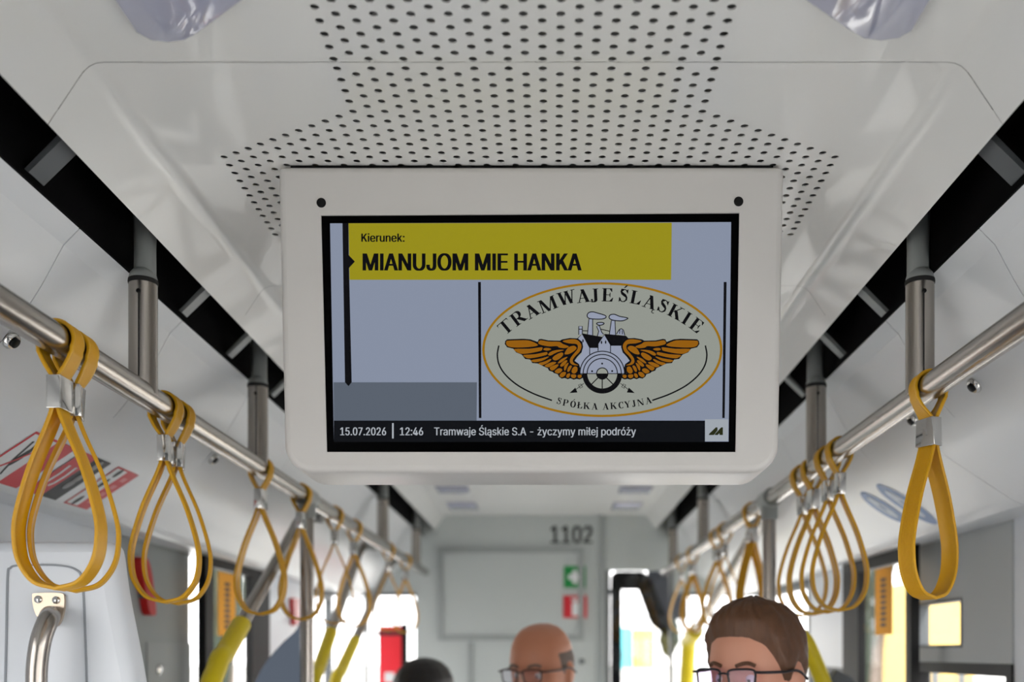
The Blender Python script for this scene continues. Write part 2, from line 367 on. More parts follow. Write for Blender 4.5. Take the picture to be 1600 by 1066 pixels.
 'O': (533, '267,-7 225,-3 186,7 150,25 119,49 92,79 70,115 53,157 44,203 40,254 44,305 53,352 70,393 92,429 119,459 150,484 186,501 225,512 267,516 309,512 348,501 384,484 415,459 442,429 464,393 480,352 490,305 493,254 490,203 480,157 464,115 442,79 415,49 384,25 348,7 309,-3 267,53 296,55 324,63 349,76 372,94 392,116 408,144 420,176 428,213 430,254 428,295 420,332 408,365 392,392 372,415 349,433 324,446 296,453 267,456 237,453 210,445 184,433 161,415 142,392 125,364 113,332 106,295 103,254 106,213 113,176 125,144 142,117 161,94 184,76 210,63 237,55', '17 19 18 16 19 17 16 20 19 15 20 16 15 21 20 14 21 15 14 22 21 13 55 14 55 54 14 54 22 14 54 53 22 53 23 22 52 23 53 13 56 55 51 23 52 13 57 56 50 23 51 13 58 57 50 24 23 12 58 13 49 24 50 12 59 58 11 59 12 49 25 24 48 25 49 11 60 59 47 25 48 11 61 60 10 61 11 47 26 25 46 26 47 10 62 61 9 62 10 46 27 26 45 27 46 9 63 62 8 63 9 8 64 63 44 27 45 44 28 27 8 65 64 43 28 44 7 65 8 43 29 28 7 66 65 42 29 43 6 66 7 42 30 29 6 67 66 41 30 42 6 68 67 40 30 41 5 68 6 40 31 30 5 69 68 39 31 40 39 32 31 4 69 5 4 70 69 38 32 39 4 71 70 37 32 38 4 36 71 36 32 37 4 32 36 4 33 32 3 33 4 2 33 3 2 34 33 1 34 2 1 35 34 1 0 35'),
 'S': (447, '224,-9 188,-7 156,-1 128,9 102,23 81,40 64,60 51,83 42,109 38,137 104,137 108,118 114,102 123,88 136,76 150,66 166,59 185,53 204,50 224,49 246,50 267,54 286,60 303,69 317,79 329,92 338,106 344,122 346,139 344,154 340,168 332,179 322,189 310,197 296,205 280,211 263,217 245,222 184,239 145,253 112,269 86,289 67,313 56,341 52,372 54,400 62,425 75,448 92,468 113,484 138,498 165,508 195,514 227,516 259,514 289,508 316,498 340,484 360,468 377,449 390,427 398,403 401,378 337,378 332,402 320,421 302,437 280,449 254,456 225,459 204,457 185,454 167,448 152,440 139,430 129,418 121,405 117,391 115,376 117,359 122,345 131,334 142,324 155,315 169,308 184,302 198,297 212,293 264,279 279,275 295,270 312,264 328,256 344,248 359,238 372,226 384,213 395,198 402,180 407,161 408,139 406,112 399,87 386,64 370,43 349,25 323,11 294,0 261,-7', '52 54 53 51 54 52 51 55 54 50 55 51 50 56 55 49 56 50 49 57 56 48 57 49 48 58 57 48 59 58 47 70 48 70 69 48 69 59 48 68 59 69 47 71 70 67 59 68 47 72 71 66 59 67 66 60 59 46 72 47 46 73 72 46 74 73 65 60 66 46 75 74 65 61 60 45 75 46 64 61 65 45 76 75 45 77 76 64 62 61 63 62 64 44 77 45 44 78 77 44 79 78 43 79 44 43 80 79 43 81 80 42 81 43 42 82 81 42 83 82 42 84 83 41 84 42 41 85 84 41 86 85 41 87 86 41 88 87 40 88 41 40 89 88 40 90 89 40 91 90 39 91 40 39 92 91 39 93 92 38 93 39 38 94 93 37 94 38 37 95 94 37 96 95 36 96 37 35 96 36 35 97 96 34 97 35 33 97 34 33 98 97 32 98 33 31 98 32 31 99 98 30 99 31 29 99 30 29 100 99 28 100 29 27 100 28 27 101 100 8 10 9 8 11 10 26 101 27 8 12 11 26 102 101 7 12 8 25 102 26 7 13 12 24 102 25 7 14 13 24 103 102 6 14 7 23 103 24 6 15 14 22 103 23 6 16 15 22 104 103 21 104 22 5 16 6 5 17 16 20 104 21 5 18 17 19 104 20 5 19 18 5 104 19 5 105 104 4 105 5 4 106 105 3 106 4 3 107 106 2 107 3 2 108 107 1 108 2 1 0 108'),
 'T': (449, '32,452 32,509 417,509 417,452 257,452 257,0 193,0 193,452', '0 2 1 0 3 2 7 3 0 6 4 7 4 3 7 6 5 4'),
 'U': (517, '259,-8 220,-6 186,2 154,15 126,33 103,55 85,80 71,108 63,140 60,173 60,509 124,509 124,178 126,155 132,133 141,113 153,95 169,80 187,68 208,59 232,53 259,52 285,53 309,59 331,68 349,80 364,95 377,113 385,133 391,155 393,178 393,509 457,509 457,173 454,140 446,108 433,80 414,55 391,33 363,15 332,2 297,-6', '9 11 10 9 12 11 30 32 31 30 33 32 9 13 12 29 33 30 8 13 9 29 34 33 8 14 13 28 34 29 7 14 8 28 35 34 27 35 28 7 15 14 7 16 15 26 35 27 6 16 7 26 36 35 6 17 16 25 36 26 6 18 17 24 36 25 5 18 6 24 37 36 5 19 18 23 37 24 5 20 19 22 37 23 22 38 37 4 20 5 4 21 20 21 38 22 4 38 21 3 38 4 3 39 38 2 39 3 2 40 39 1 40 2 1 41 40 0 41 1'),
 'a': (389, '160,-9 137,-7 115,-3 94,5 76,15 60,29 48,45 38,63 32,84 30,108 32,128 36,146 43,161 53,174 64,184 78,193 92,200 108,206 125,211 143,214 161,217 178,220 200,223 218,225 234,227 247,229 257,231 265,235 271,240 274,246 276,255 276,257 275,272 272,285 267,297 260,307 251,315 240,322 227,327 212,330 196,331 178,330 163,327 149,322 137,316 127,309 118,301 110,292 104,283 100,274 41,291 51,313 64,331 79,346 95,358 114,368 133,375 153,380 173,383 194,384 208,384 223,382 239,379 255,375 271,369 286,360 300,350 312,336 322,320 330,301 335,278 337,251 337,0 277,0 277,52 272,52 267,43 260,34 252,25 242,16 229,8 215,1 199,-4 181,-7 170,45 192,47 211,51 228,59 242,68 254,80 263,93 270,108 274,122 276,138 276,190 272,187 267,184 259,182 251,180 241,178 231,176 221,174 210,173 200,171 191,170 182,169 175,168 161,166 147,163 134,159 122,153 112,147 103,139 97,130 93,118 92,105 93,93 96,82 102,72 109,64 119,57 130,52 142,48 156,46', '58 60 59 58 61 60 57 61 58 57 62 61 56 62 57 56 63 62 55 63 56 55 64 63 55 65 64 54 65 55 54 66 65 53 66 54 53 67 66 52 67 53 52 40 67 40 39 67 39 68 67 51 41 52 41 40 52 51 42 41 38 68 39 51 43 42 37 68 38 51 44 43 36 68 37 36 69 68 51 45 44 35 69 36 50 45 51 50 46 45 34 69 35 34 70 69 50 47 46 33 70 34 50 48 47 49 48 50 32 70 33 32 71 70 31 71 32 30 71 31 29 71 30 29 72 71 28 72 29 27 72 28 26 94 27 94 72 27 25 94 26 24 94 25 23 94 24 22 94 23 21 94 22 20 94 21 19 94 20 18 94 19 17 94 18 16 94 17 15 94 16 14 94 15 14 95 94 93 72 94 14 96 95 14 97 96 13 97 14 13 98 97 13 99 98 13 100 99 13 101 100 13 102 101 12 102 13 12 103 102 12 104 103 12 105 104 12 106 105 12 107 106 12 108 107 12 109 108 11 109 12 11 110 109 11 111 110 11 112 111 10 112 11 10 113 112 92 72 93 10 114 113 9 114 10 91 72 92 9 115 114 8 115 9 90 72 91 8 116 115 89 72 90 8 117 116 7 117 8 7 118 117 88 74 89 74 72 89 7 119 118 87 74 88 7 120 119 6 120 7 86 75 87 75 74 87 6 121 120 6 122 121 86 76 75 73 72 74 85 76 86 6 123 122 84 76 85 6 84 123 6 76 84 5 76 6 5 77 76 5 78 77 4 78 5 4 79 78 4 80 79 3 80 4 3 81 80 2 81 3 2 82 81 1 82 2 1 83 82 0 83 1'),
 'c': (396, '207,-8 174,-5 144,3 117,16 93,35 72,58 56,85 44,116 37,150 34,187 37,225 44,260 56,291 72,318 93,341 117,360 144,374 174,382 207,384 226,384 243,381 260,377 276,371 291,364 305,356 318,346 330,335 340,322 349,308 356,293 362,277 303,262 300,272 295,281 290,289 284,297 278,304 270,311 261,316 252,321 242,325 231,328 220,329 207,330 184,328 163,321 145,310 130,296 118,278 108,258 102,236 98,212 96,187 98,163 102,139 108,117 118,97 130,80 145,66 163,55 184,49 207,46 220,47 232,49 243,52 253,55 262,60 271,66 279,73 285,80 292,89 297,98 301,107 304,117 363,102 357,86 350,70 341,56 331,43 319,32 306,21 292,12 277,5 261,-1 244,-5 226,-7', '17 19 18 17 20 19 16 20 17 16 21 20 16 22 21 15 22 16 15 23 22 15 24 23 14 24 15 14 25 24 14 26 25 13 43 14 43 26 14 43 42 26 42 27 26 13 44 43 41 27 42 13 45 44 40 27 41 39 27 40 39 28 27 13 46 45 38 28 39 12 46 13 37 28 38 36 28 37 12 47 46 36 29 28 35 29 36 34 29 35 12 48 47 34 30 29 11 48 12 33 30 34 32 30 33 11 49 48 32 31 30 10 49 11 10 50 49 10 51 50 9 51 10 9 52 51 8 52 9 8 53 52 8 54 53 7 54 8 7 55 54 7 56 55 72 74 73 6 56 7 71 74 72 71 75 74 70 75 71 6 57 56 69 75 70 69 76 75 5 57 6 5 58 57 68 76 69 67 76 68 67 77 76 66 77 67 5 59 58 65 77 66 4 59 5 65 78 77 64 78 65 4 60 59 63 78 64 62 78 63 4 61 60 61 78 62 4 78 61 4 79 78 3 79 4 3 80 79 3 81 80 2 81 3 2 82 81 2 83 82 1 83 2 1 84 83 1 85 84 0 85 1'),
 'd': (424, '195,-8 165,-6 137,3 111,16 89,34 70,57 55,84 43,116 36,151 34,189 36,227 43,261 55,293 70,320 89,342 112,361 137,374 165,382 196,384 218,383 237,379 253,373 267,364 278,355 287,346 295,336 301,327 306,319 311,319 311,509 372,509 372,0 313,0 313,59 307,59 301,50 295,41 287,31 277,21 266,12 252,4 236,-3 217,-7 205,47 226,49 246,55 263,65 278,78 290,95 299,115 306,138 310,162 312,189 310,216 306,241 300,263 290,282 278,299 263,312 246,322 227,328 205,330 182,328 162,322 145,311 130,298 118,281 108,261 102,239 98,215 96,189 98,163 102,139 109,117 118,97 130,80 145,66 162,55 182,49', '28 30 29 28 31 30 17 19 18 17 20 19 16 20 17 16 21 20 15 21 16 15 22 21 15 23 22 14 23 15 14 24 23 14 25 24 13 61 14 61 25 14 61 26 25 13 62 61 60 26 61 59 26 60 13 63 62 59 27 26 58 27 59 13 64 63 12 64 13 58 28 27 58 57 28 57 56 28 56 55 28 55 54 28 54 31 28 12 65 64 12 66 65 11 66 12 11 67 66 10 67 11 10 68 67 53 31 54 10 69 68 9 69 10 52 31 53 9 70 69 9 71 70 51 31 52 8 71 9 8 72 71 50 31 51 7 72 8 7 73 72 49 31 50 7 74 73 6 74 7 48 31 49 6 75 74 47 33 48 33 31 48 5 75 6 5 76 75 46 33 47 5 77 76 45 34 46 34 33 46 45 35 34 32 31 33 4 77 5 4 78 77 44 35 45 44 36 35 4 43 78 43 36 44 4 36 43 4 37 36 3 37 4 3 38 37 3 39 38 2 39 3 2 40 39 2 41 40 1 41 2 1 42 41 0 42 1'),
 'e': (404, '212,-8 177,-5 145,3 117,16 92,35 72,58 56,85 44,116 37,150 34,187 36,224 44,258 55,290 71,317 91,340 115,359 142,373 172,382 205,384 226,383 246,380 266,374 285,366 303,355 319,341 334,324 347,305 357,282 365,256 370,227 371,194 371,169 75,169 75,221 338,221 310,202 308,226 304,248 298,269 288,286 277,301 263,314 246,323 227,328 205,330 183,328 164,323 146,313 131,301 119,286 109,270 102,251 97,231 96,211 96,178 98,151 102,127 110,106 121,88 135,73 151,61 169,53 190,48 212,46 227,47 241,49 254,53 265,58 276,65 285,73 294,82 300,93 306,105 365,91 358,72 348,55 335,39 320,26 302,14 283,4 261,-3 237,-7', '17 19 18 17 20 19 16 20 17 16 21 20 16 22 21 15 22 16 15 23 22 14 23 15 14 24 23 14 25 24 13 45 14 45 44 14 44 25 14 43 25 44 42 25 43 13 46 45 42 26 25 41 26 42 13 47 46 12 47 13 40 26 41 12 48 47 40 27 26 39 27 40 12 49 48 11 49 12 11 50 49 38 27 39 38 28 27 11 51 50 37 28 38 10 51 11 37 29 28 10 52 51 36 29 37 10 33 52 33 53 52 36 34 29 34 30 29 35 34 36 9 33 10 9 32 33 53 34 33 53 30 34 54 30 53 54 31 30 8 32 9 55 31 54 8 31 32 8 55 31 8 56 55 7 56 8 7 57 56 6 57 7 6 58 57 71 73 72 70 73 71 70 74 73 6 59 58 5 59 6 69 74 70 5 60 59 68 74 69 68 75 74 67 75 68 5 61 60 66 75 67 4 61 5 66 76 75 4 62 61 65 76 66 64 76 65 4 63 62 63 76 64 4 76 63 4 77 76 3 77 4 3 78 77 2 78 3 2 79 78 2 80 79 1 80 2 1 81 80 0 81 1'),
 'i': (167, '84,443 73,444 63,448 54,455 47,463 43,472 41,483 43,494 47,504 54,512 63,518 73,522 84,524 95,522 105,518 114,512 121,504 125,494 126,483 125,472 121,463 114,455 105,448 95,444 53,0 53,379 114,379 114,0', '24 26 25 24 27 26 11 13 12 10 13 11 10 14 13 9 14 10 9 15 14 8 15 9 8 16 15 7 16 8 7 17 16 6 17 7 6 18 17 5 18 6 5 19 18 4 19 5 4 20 19 3 20 4 3 21 20 2 21 3 2 22 21 1 22 2 1 23 22 0 23 1'),
 'j': (167, '83,443 72,444 62,448 53,455 47,463 42,472 41,483 42,494 47,504 53,512 62,518 72,522 83,524 95,522 105,518 114,512 120,504 125,494 126,483 125,472 120,463 114,455 105,448 95,444 53,379 114,379 114,-30 112,-52 108,-72 102,-90 92,-106 80,-119 65,-129 47,-137 27,-141 4,-143 -10,-143 -10,-87 2,-87 18,-85 31,-80 40,-72 47,-61 51,-46 53,-29', '44 25 24 44 26 25 43 26 44 43 27 26 42 27 43 42 28 27 41 28 42 40 28 41 40 29 28 39 29 40 38 29 39 36 38 37 36 29 38 36 30 29 36 31 30 36 32 31 36 33 32 36 34 33 36 35 34 11 13 12 10 13 11 10 14 13 9 14 10 9 15 14 8 15 9 8 16 15 7 16 8 7 17 16 6 17 7 6 18 17 5 18 6 5 19 18 4 19 5 4 20 19 3 20 4 3 21 20 2 21 3 2 22 21 1 22 2 1 23 22 0 23 1'),
 'k': (381, '54,0 112,0 112,509 54,509 112,112 112,180 270,382 346,382 168,178 206,226 284,0 356,0', '0 1 2 0 2 3 4 6 5 4 7 6 8 10 11 8 11 9'),
 'l': (189, '139,-2 112,0 91,8 74,20 62,37 55,59 53,84 53,509 114,509 114,99 114,83 117,71 120,62 126,57 135,53 146,52 152,52 157,52 160,53 164,53 167,54 170,54 181,3 175,1 169,0 162,-1 154,-2 147,-2', '6 8 7 6 9 8 6 10 9 5 10 6 5 11 10 5 12 11 5 13 12 4 13 5 4 14 13 20 22 21 19 22 20 18 22 19 4 15 14 17 22 18 16 22 17 15 22 16 4 22 15 3 22 4 2 22 3 1 22 2 1 23 22 1 24 23 1 25 24 0 25 1 0 26 25 0 27 26'),
 'm': (610, '53,0 53,379 112,379 112,295 108,295 114,314 122,331 132,346 144,358 158,368 172,376 187,382 203,385 219,386 245,383 268,375 287,361 303,342 314,320 321,295 312,295 318,312 326,329 337,343 350,356 364,366 381,375 398,381 417,385 437,386 458,385 478,380 497,372 514,361 529,346 541,328 550,307 555,283 557,255 557,0 496,0 496,254 493,279 485,298 473,313 456,323 438,329 419,330 402,329 387,326 374,320 363,312 353,302 345,290 340,277 336,263 335,247 335,0 274,0 274,260 272,280 265,297 253,311 238,322 220,328 199,330 185,329 171,326 158,320 145,312 135,302 126,289 119,274 115,257 114,238 114,0', '12 14 13 28 30 29 11 14 12 27 30 28 27 31 30 11 15 14 10 15 11 26 31 27 26 32 31 0 2 1 0 4 2 4 3 2 9 15 10 25 32 26 9 16 15 25 33 32 8 16 9 24 33 25 8 17 16 24 34 33 7 17 8 23 34 24 23 35 34 6 17 7 22 47 23 47 35 23 6 65 17 65 18 17 5 66 6 66 65 6 64 18 65 22 48 47 46 35 47 5 67 66 22 49 48 21 49 22 45 35 46 45 36 35 63 18 64 5 68 67 21 50 49 44 36 45 62 18 63 5 69 68 62 19 18 21 51 50 4 69 5 43 36 44 20 51 21 4 70 69 20 52 51 61 19 62 43 37 36 20 53 52 4 71 70 42 37 43 60 20 61 20 19 61 0 72 4 72 71 4 60 53 20 60 54 53 42 38 37 59 54 60 41 38 42 59 55 54 0 73 72 59 56 55 58 56 59 0 74 73 41 39 38 40 39 41 58 57 56 0 75 74'),
 'n': (410, '114,227 114,0 53,0 53,379 112,379 112,287 102,287 116,319 132,344 152,362 175,374 200,382 227,384 252,383 275,377 295,369 313,356 328,340 341,321 350,298 355,271 357,240 357,0 296,0 296,235 293,263 286,286 273,304 256,318 235,326 210,329 192,328 176,324 161,317 147,308 136,297 126,283 119,266 115,248', '11 13 12 11 14 13 10 14 11 2 4 3 2 6 4 6 5 4 10 15 14 9 15 10 9 16 15 8 16 9 8 17 16 7 31 8 31 17 8 31 30 17 30 18 17 29 18 30 7 32 31 28 18 29 7 33 32 28 19 18 6 33 7 27 19 28 6 34 33 6 35 34 26 19 27 26 20 19 6 36 35 2 37 6 37 36 6 25 20 26 25 21 20 2 38 37 24 21 25 2 0 38 24 22 21 23 22 24 2 1 0'),
 'o': (415, '207,-8 174,-5 144,3 117,16 93,35 72,58 56,85 44,116 37,150 34,187 37,225 44,260 56,291 72,318 93,341 117,360 144,374 174,382 207,384 241,382 271,374 299,360 323,341 343,318 359,291 371,260 379,225 381,187 379,150 371,116 359,85 343,58 323,35 299,16 271,3 241,-5 207,46 231,49 252,55 270,66 285,80 298,97 307,117 314,139 318,163 319,187 318,212 314,236 307,258 298,278 285,296 270,310 252,321 231,328 207,330 184,328 163,321 145,310 130,296 118,278 108,258 102,236 98,212 96,187 98,163 102,139 108,117 118,97 130,80 145,66 163,55 184,49', '17 19 18 16 19 17 16 20 19 15 20 16 15 21 20 14 21 15 14 22 21 13 22 14 13 54 22 54 23 22 13 55 54 53 23 54 13 56 55 52 23 53 13 57 56 51 23 52 12 57 13 51 24 23 12 58 57 50 24 51 12 59 58 49 24 50 11 59 12 49 25 24 11 60 59 48 25 49 10 60 11 48 26 25 10 61 60 47 26 48 10 62 61 46 26 47 46 27 26 9 62 10 9 63 62 45 27 46 8 63 9 8 64 63 44 27 45 44 28 27 8 65 64 43 28 44 43 29 28 7 65 8 7 66 65 42 29 43 7 67 66 41 29 42 6 67 7 41 30 29 6 68 67 40 30 41 5 68 6 40 31 30 5 69 68 39 31 40 5 70 69 38 31 39 4 70 5 38 32 31 4 71 70 37 32 38 4 36 71 36 32 37 4 32 36 3 32 4 3 33 32 2 33 3 2 34 33 1 34 2 1 35 34 0 35 1'),
 'p': (424, '53,-143 53,379 112,379 112,319 118,319 123,327 130,336 137,346 147,355 158,364 171,373 188,379 207,383 229,384 259,382 287,374 313,361 335,342 354,320 370,293 381,261 388,227 390,189 388,151 381,116 370,84 355,57 336,34 313,16 288,3 260,-6 229,-8 208,-7 189,-3 173,4 159,12 147,21 138,31 130,41 124,50 118,59 114,59 114,-143 220,47 242,49 262,55 279,66 294,80 306,97 316,117 323,139 327,163 328,189 327,215 323,239 316,261 307,281 295,298 280,311 262,322 243,328 220,330 198,328 178,322 161,312 147,299 134,282 125,263 118,241 114,216 113,189 114,162 118,138 125,115 135,95 147,78 162,65 179,55 198,49', '12 14 13 11 14 12 11 15 14 0 2 1 0 3 2 10 15 11 10 16 15 9 16 10 8 16 9 8 17 16 7 17 8 6 17 7 6 61 17 61 18 17 5 61 6 5 62 61 60 18 61 5 63 62 59 18 60 4 63 5 4 64 63 58 18 59 58 19 18 0 4 3 0 68 4 68 67 4 67 66 4 66 65 4 65 64 4 57 19 58 56 19 57 56 20 19 55 20 56 55 21 20 54 21 55 0 69 68 53 21 54 53 22 21 0 70 69 52 22 53 0 71 70 51 22 52 51 23 22 50 23 51 0 72 71 50 24 23 49 24 50 0 73 72 48 24 49 48 25 24 0 41 73 41 74 73 47 25 48 41 75 74 47 26 25 46 26 47 41 76 75 45 26 46 41 40 76 40 77 76 0 42 41 39 77 40 45 27 26 44 27 45 39 78 77 38 78 39 43 27 44 38 43 78 38 27 43 37 27 38 37 28 27 36 28 37 35 28 36 35 29 28 34 29 35 33 29 34 33 30 29 32 30 33 32 31 30'),
 'r': (259, '53,0 53,379 112,379 112,321 115,321 124,339 137,354 152,367 171,377 191,383 213,385 218,385 223,385 229,384 235,384 240,384 243,384 243,322 241,323 236,324 230,324 223,325 215,326 207,326 190,324 174,321 159,315 146,306 135,296 126,284 119,269 115,254 114,237 114,0', '9 11 10 9 12 11 9 13 12 9 14 13 9 15 14 9 16 15 9 17 16 8 17 9 0 2 1 0 3 2 7 17 8 6 17 7 5 19 6 19 18 6 18 17 6 4 23 5 23 22 5 22 21 5 21 20 5 20 19 5 4 24 23 4 25 24 0 4 3 0 31 4 31 30 4 30 29 4 29 28 4 28 27 4 27 26 4 26 25 4 0 32 31 0 33 32'),
 's': (365, '182,-8 157,-7 133,-3 112,3 93,12 76,24 62,38 50,54 41,73 36,94 94,107 101,87 111,72 124,60 141,52 160,47 181,45 206,47 227,53 244,62 258,74 265,88 268,103 266,115 262,126 254,136 243,144 229,150 212,155 149,170 118,180 92,192 72,208 58,227 50,249 47,274 49,295 55,314 65,332 79,347 95,360 115,370 137,378 161,383 187,384 212,383 234,379 254,372 271,363 286,352 299,339 309,324 318,308 324,290 268,277 262,291 254,304 243,316 228,325 210,331 187,333 166,331 147,326 131,317 119,305 111,292 109,277 110,264 115,253 124,243 136,235 152,229 172,223 229,209 261,200 287,187 306,171 320,153 328,131 331,107 329,85 323,65 312,47 298,31 281,18 260,6 236,-2 210,-7', '43 45 44 43 46 45 42 46 43 42 47 46 41 47 42 41 48 47 40 48 41 40 49 48 39 49 40 39 50 49 38 50 39 38 60 50 60 51 50 38 61 60 59 51 60 37 61 38 37 62 61 58 51 59 37 63 62 57 51 58 57 52 51 37 64 63 56 52 57 36 64 37 56 53 52 36 65 64 55 53 56 35 65 36 35 66 65 54 53 55 35 67 66 34 67 35 34 68 67 34 69 68 33 69 34 33 70 69 33 71 70 33 72 71 32 72 33 32 73 72 32 74 73 31 74 32 31 75 74 30 75 31 30 76 75 29 76 30 29 77 76 28 77 29 27 77 28 27 78 77 26 78 27 25 78 26 24 78 25 24 79 78 23 79 24 22 79 23 9 11 10 22 80 79 21 80 22 8 11 9 20 80 21 8 12 11 20 81 80 19 81 20 7 12 8 7 13 12 19 82 81 18 82 19 7 14 13 6 14 7 17 82 18 6 15 14 16 82 17 16 83 82 6 16 15 6 83 16 5 83 6 5 84 83 4 84 5 4 85 84 3 85 4 3 86 85 2 86 3 2 87 86 1 87 2 1 0 87'),
 'u': (410, '182,-5 158,-3 135,2 115,11 97,23 82,39 69,59 60,82 54,109 53,139 53,379 114,379 114,144 116,117 124,94 137,75 154,61 175,53 200,50 218,51 234,55 249,62 263,71 274,83 283,97 290,113 295,132 296,153 296,379 357,379 357,0 298,0 298,92 307,92 294,60 277,35 257,17 234,5 209,-3', '9 11 10 9 12 11 27 29 28 27 30 29 26 30 27 9 13 12 8 13 9 25 33 26 33 30 26 8 14 13 24 33 25 7 14 8 23 32 24 32 33 24 7 15 14 23 34 32 34 31 32 34 30 33 22 34 23 6 15 7 6 16 15 21 34 22 20 34 21 6 17 16 20 35 34 31 30 34 5 17 6 19 35 20 5 18 17 18 35 19 5 35 18 4 35 5 4 36 35 3 36 4 3 37 36 2 37 3 2 38 37 1 38 2 1 0 38'),
 'w': (567, '138,0 23,379 87,379 133,214 140,190 147,164 154,137 161,107 168,75 175,41 165,41 172,74 179,105 186,135 192,163 199,189 206,214 252,379 316,379 362,214 368,189 375,163 382,136 388,106 395,75 402,41 391,41 399,75 406,106 413,135 420,163 427,189 434,214 480,379 545,379 429,0 368,0 319,172 314,189 309,207 305,225 300,243 295,262 291,280 286,299 281,318 277,338 291,338 286,319 281,299 277,280 272,262 267,243 263,225 258,207 253,189 248,172 199,0', '0 2 1 0 3 2 16 46 17 46 18 17 46 47 18 47 19 18 32 34 33 32 35 34 16 45 46 48 19 47 49 44 48 44 19 48 16 49 45 49 44 45 16 50 49 43 19 44 16 51 50 42 19 43 16 52 51 41 19 42 40 19 41 16 53 52 39 19 40 16 54 53 0 4 3 15 54 16 39 20 19 31 35 32 38 20 39 15 55 54 0 5 4 37 20 38 37 21 20 30 35 31 15 56 55 14 56 15 14 57 56 36 21 37 0 6 5 36 22 21 29 35 30 13 57 14 0 7 6 36 23 22 28 35 29 12 57 13 0 8 7 36 24 23 27 35 28 11 57 12 0 10 8 10 9 8 36 26 24 26 25 24 26 35 27 10 57 11 0 57 10 36 35 26'),
 'y': (389, '47,-139 61,-86 71,-87 83,-89 94,-90 104,-89 113,-86 122,-81 130,-74 138,-64 145,-51 151,-36 163,-1 17,379 84,379 165,155 173,132 180,109 187,87 193,64 199,42 206,21 184,21 190,42 196,64 202,87 209,110 216,132 224,155 305,379 371,379 204,-58 196,-77 187,-93 177,-107 165,-119 153,-128 139,-136 125,-141 109,-144 91,-145 82,-145 73,-144 65,-143 57,-142 52,-140', '12 14 13 12 15 14 28 30 29 28 31 30 12 16 15 27 31 28 26 31 27 12 17 16 25 21 26 21 31 26 12 18 17 24 21 25 12 19 18 23 20 24 20 21 24 12 23 19 23 20 19 12 22 23 12 21 22 12 31 21 11 31 12 10 31 11 9 31 10 9 32 31 8 32 9 7 32 8 7 33 32 6 33 7 0 2 1 5 33 6 0 3 2 4 33 5 0 4 3 0 33 4 0 34 33 0 35 34 0 36 35 0 37 36 0 38 37 45 38 0 44 38 45 44 39 38 43 39 44 42 39 43 42 40 39 41 40 42'),
 'z': (380, '42,0 42,46 254,320 254,323 48,323 48,379 333,379 333,331 126,60 126,56 339,56 339,0', '4 6 5 4 7 6 4 3 7 3 2 7 2 8 7 1 8 2 1 9 8 1 10 9 1 11 10 0 11 1'),
 'ó': (415, '181,429 228,529 297,529 231,429 207,-8 174,-5 144,3 117,16 93,35 72,58 56,85 44,116 37,150 34,187 37,225 44,260 56,291 72,318 93,341 117,360 144,374 174,382 207,384 241,382 271,374 299,360 323,341 343,318 359,291 371,260 379,225 381,187 379,150 371,116 359,85 343,58 323,35 299,16 271,3 241,-5 207,46 231,49 252,55 270,66 285,80 298,97 307,117 314,139 318,163 319,187 318,212 314,236 307,258 298,278 285,296 270,310 252,321 231,328 207,330 184,328 163,321 145,310 130,296 118,278 108,258 102,236 98,212 96,187 98,163 102,139 108,117 118,97 130,80 145,66 163,55 184,49', '21 23 22 20 23 21 20 24 23 19 24 20 19 25 24 18 25 19 18 26 25 17 26 18 17 58 26 58 27 26 17 59 58 57 27 58 17 60 59 56 27 57 17 61 60 55 27 56 16 61 17 55 28 27 16 62 61 54 28 55 16 63 62 53 28 54 15 63 16 53 29 28 15 64 63 52 29 53 14 64 15 52 30 29 14 65 64 51 30 52 14 66 65 50 30 51 50 31 30 13 66 14 13 67 66 49 31 50 12 67 13 12 68 67 48 31 49 48 32 31 12 69 68 47 32 48 47 33 32 11 69 12 11 70 69 46 33 47 11 71 70 45 33 46 10 71 11 45 34 33 10 72 71 44 34 45 9 72 10 44 35 34 9 73 72 43 35 44 9 74 73 42 35 43 8 74 9 42 36 35 8 75 74 41 36 42 8 40 75 40 36 41 8 36 40 7 36 8 7 37 36 6 37 7 6 38 37 5 38 6 5 39 38 4 39 5 0 2 1 0 3 2'),
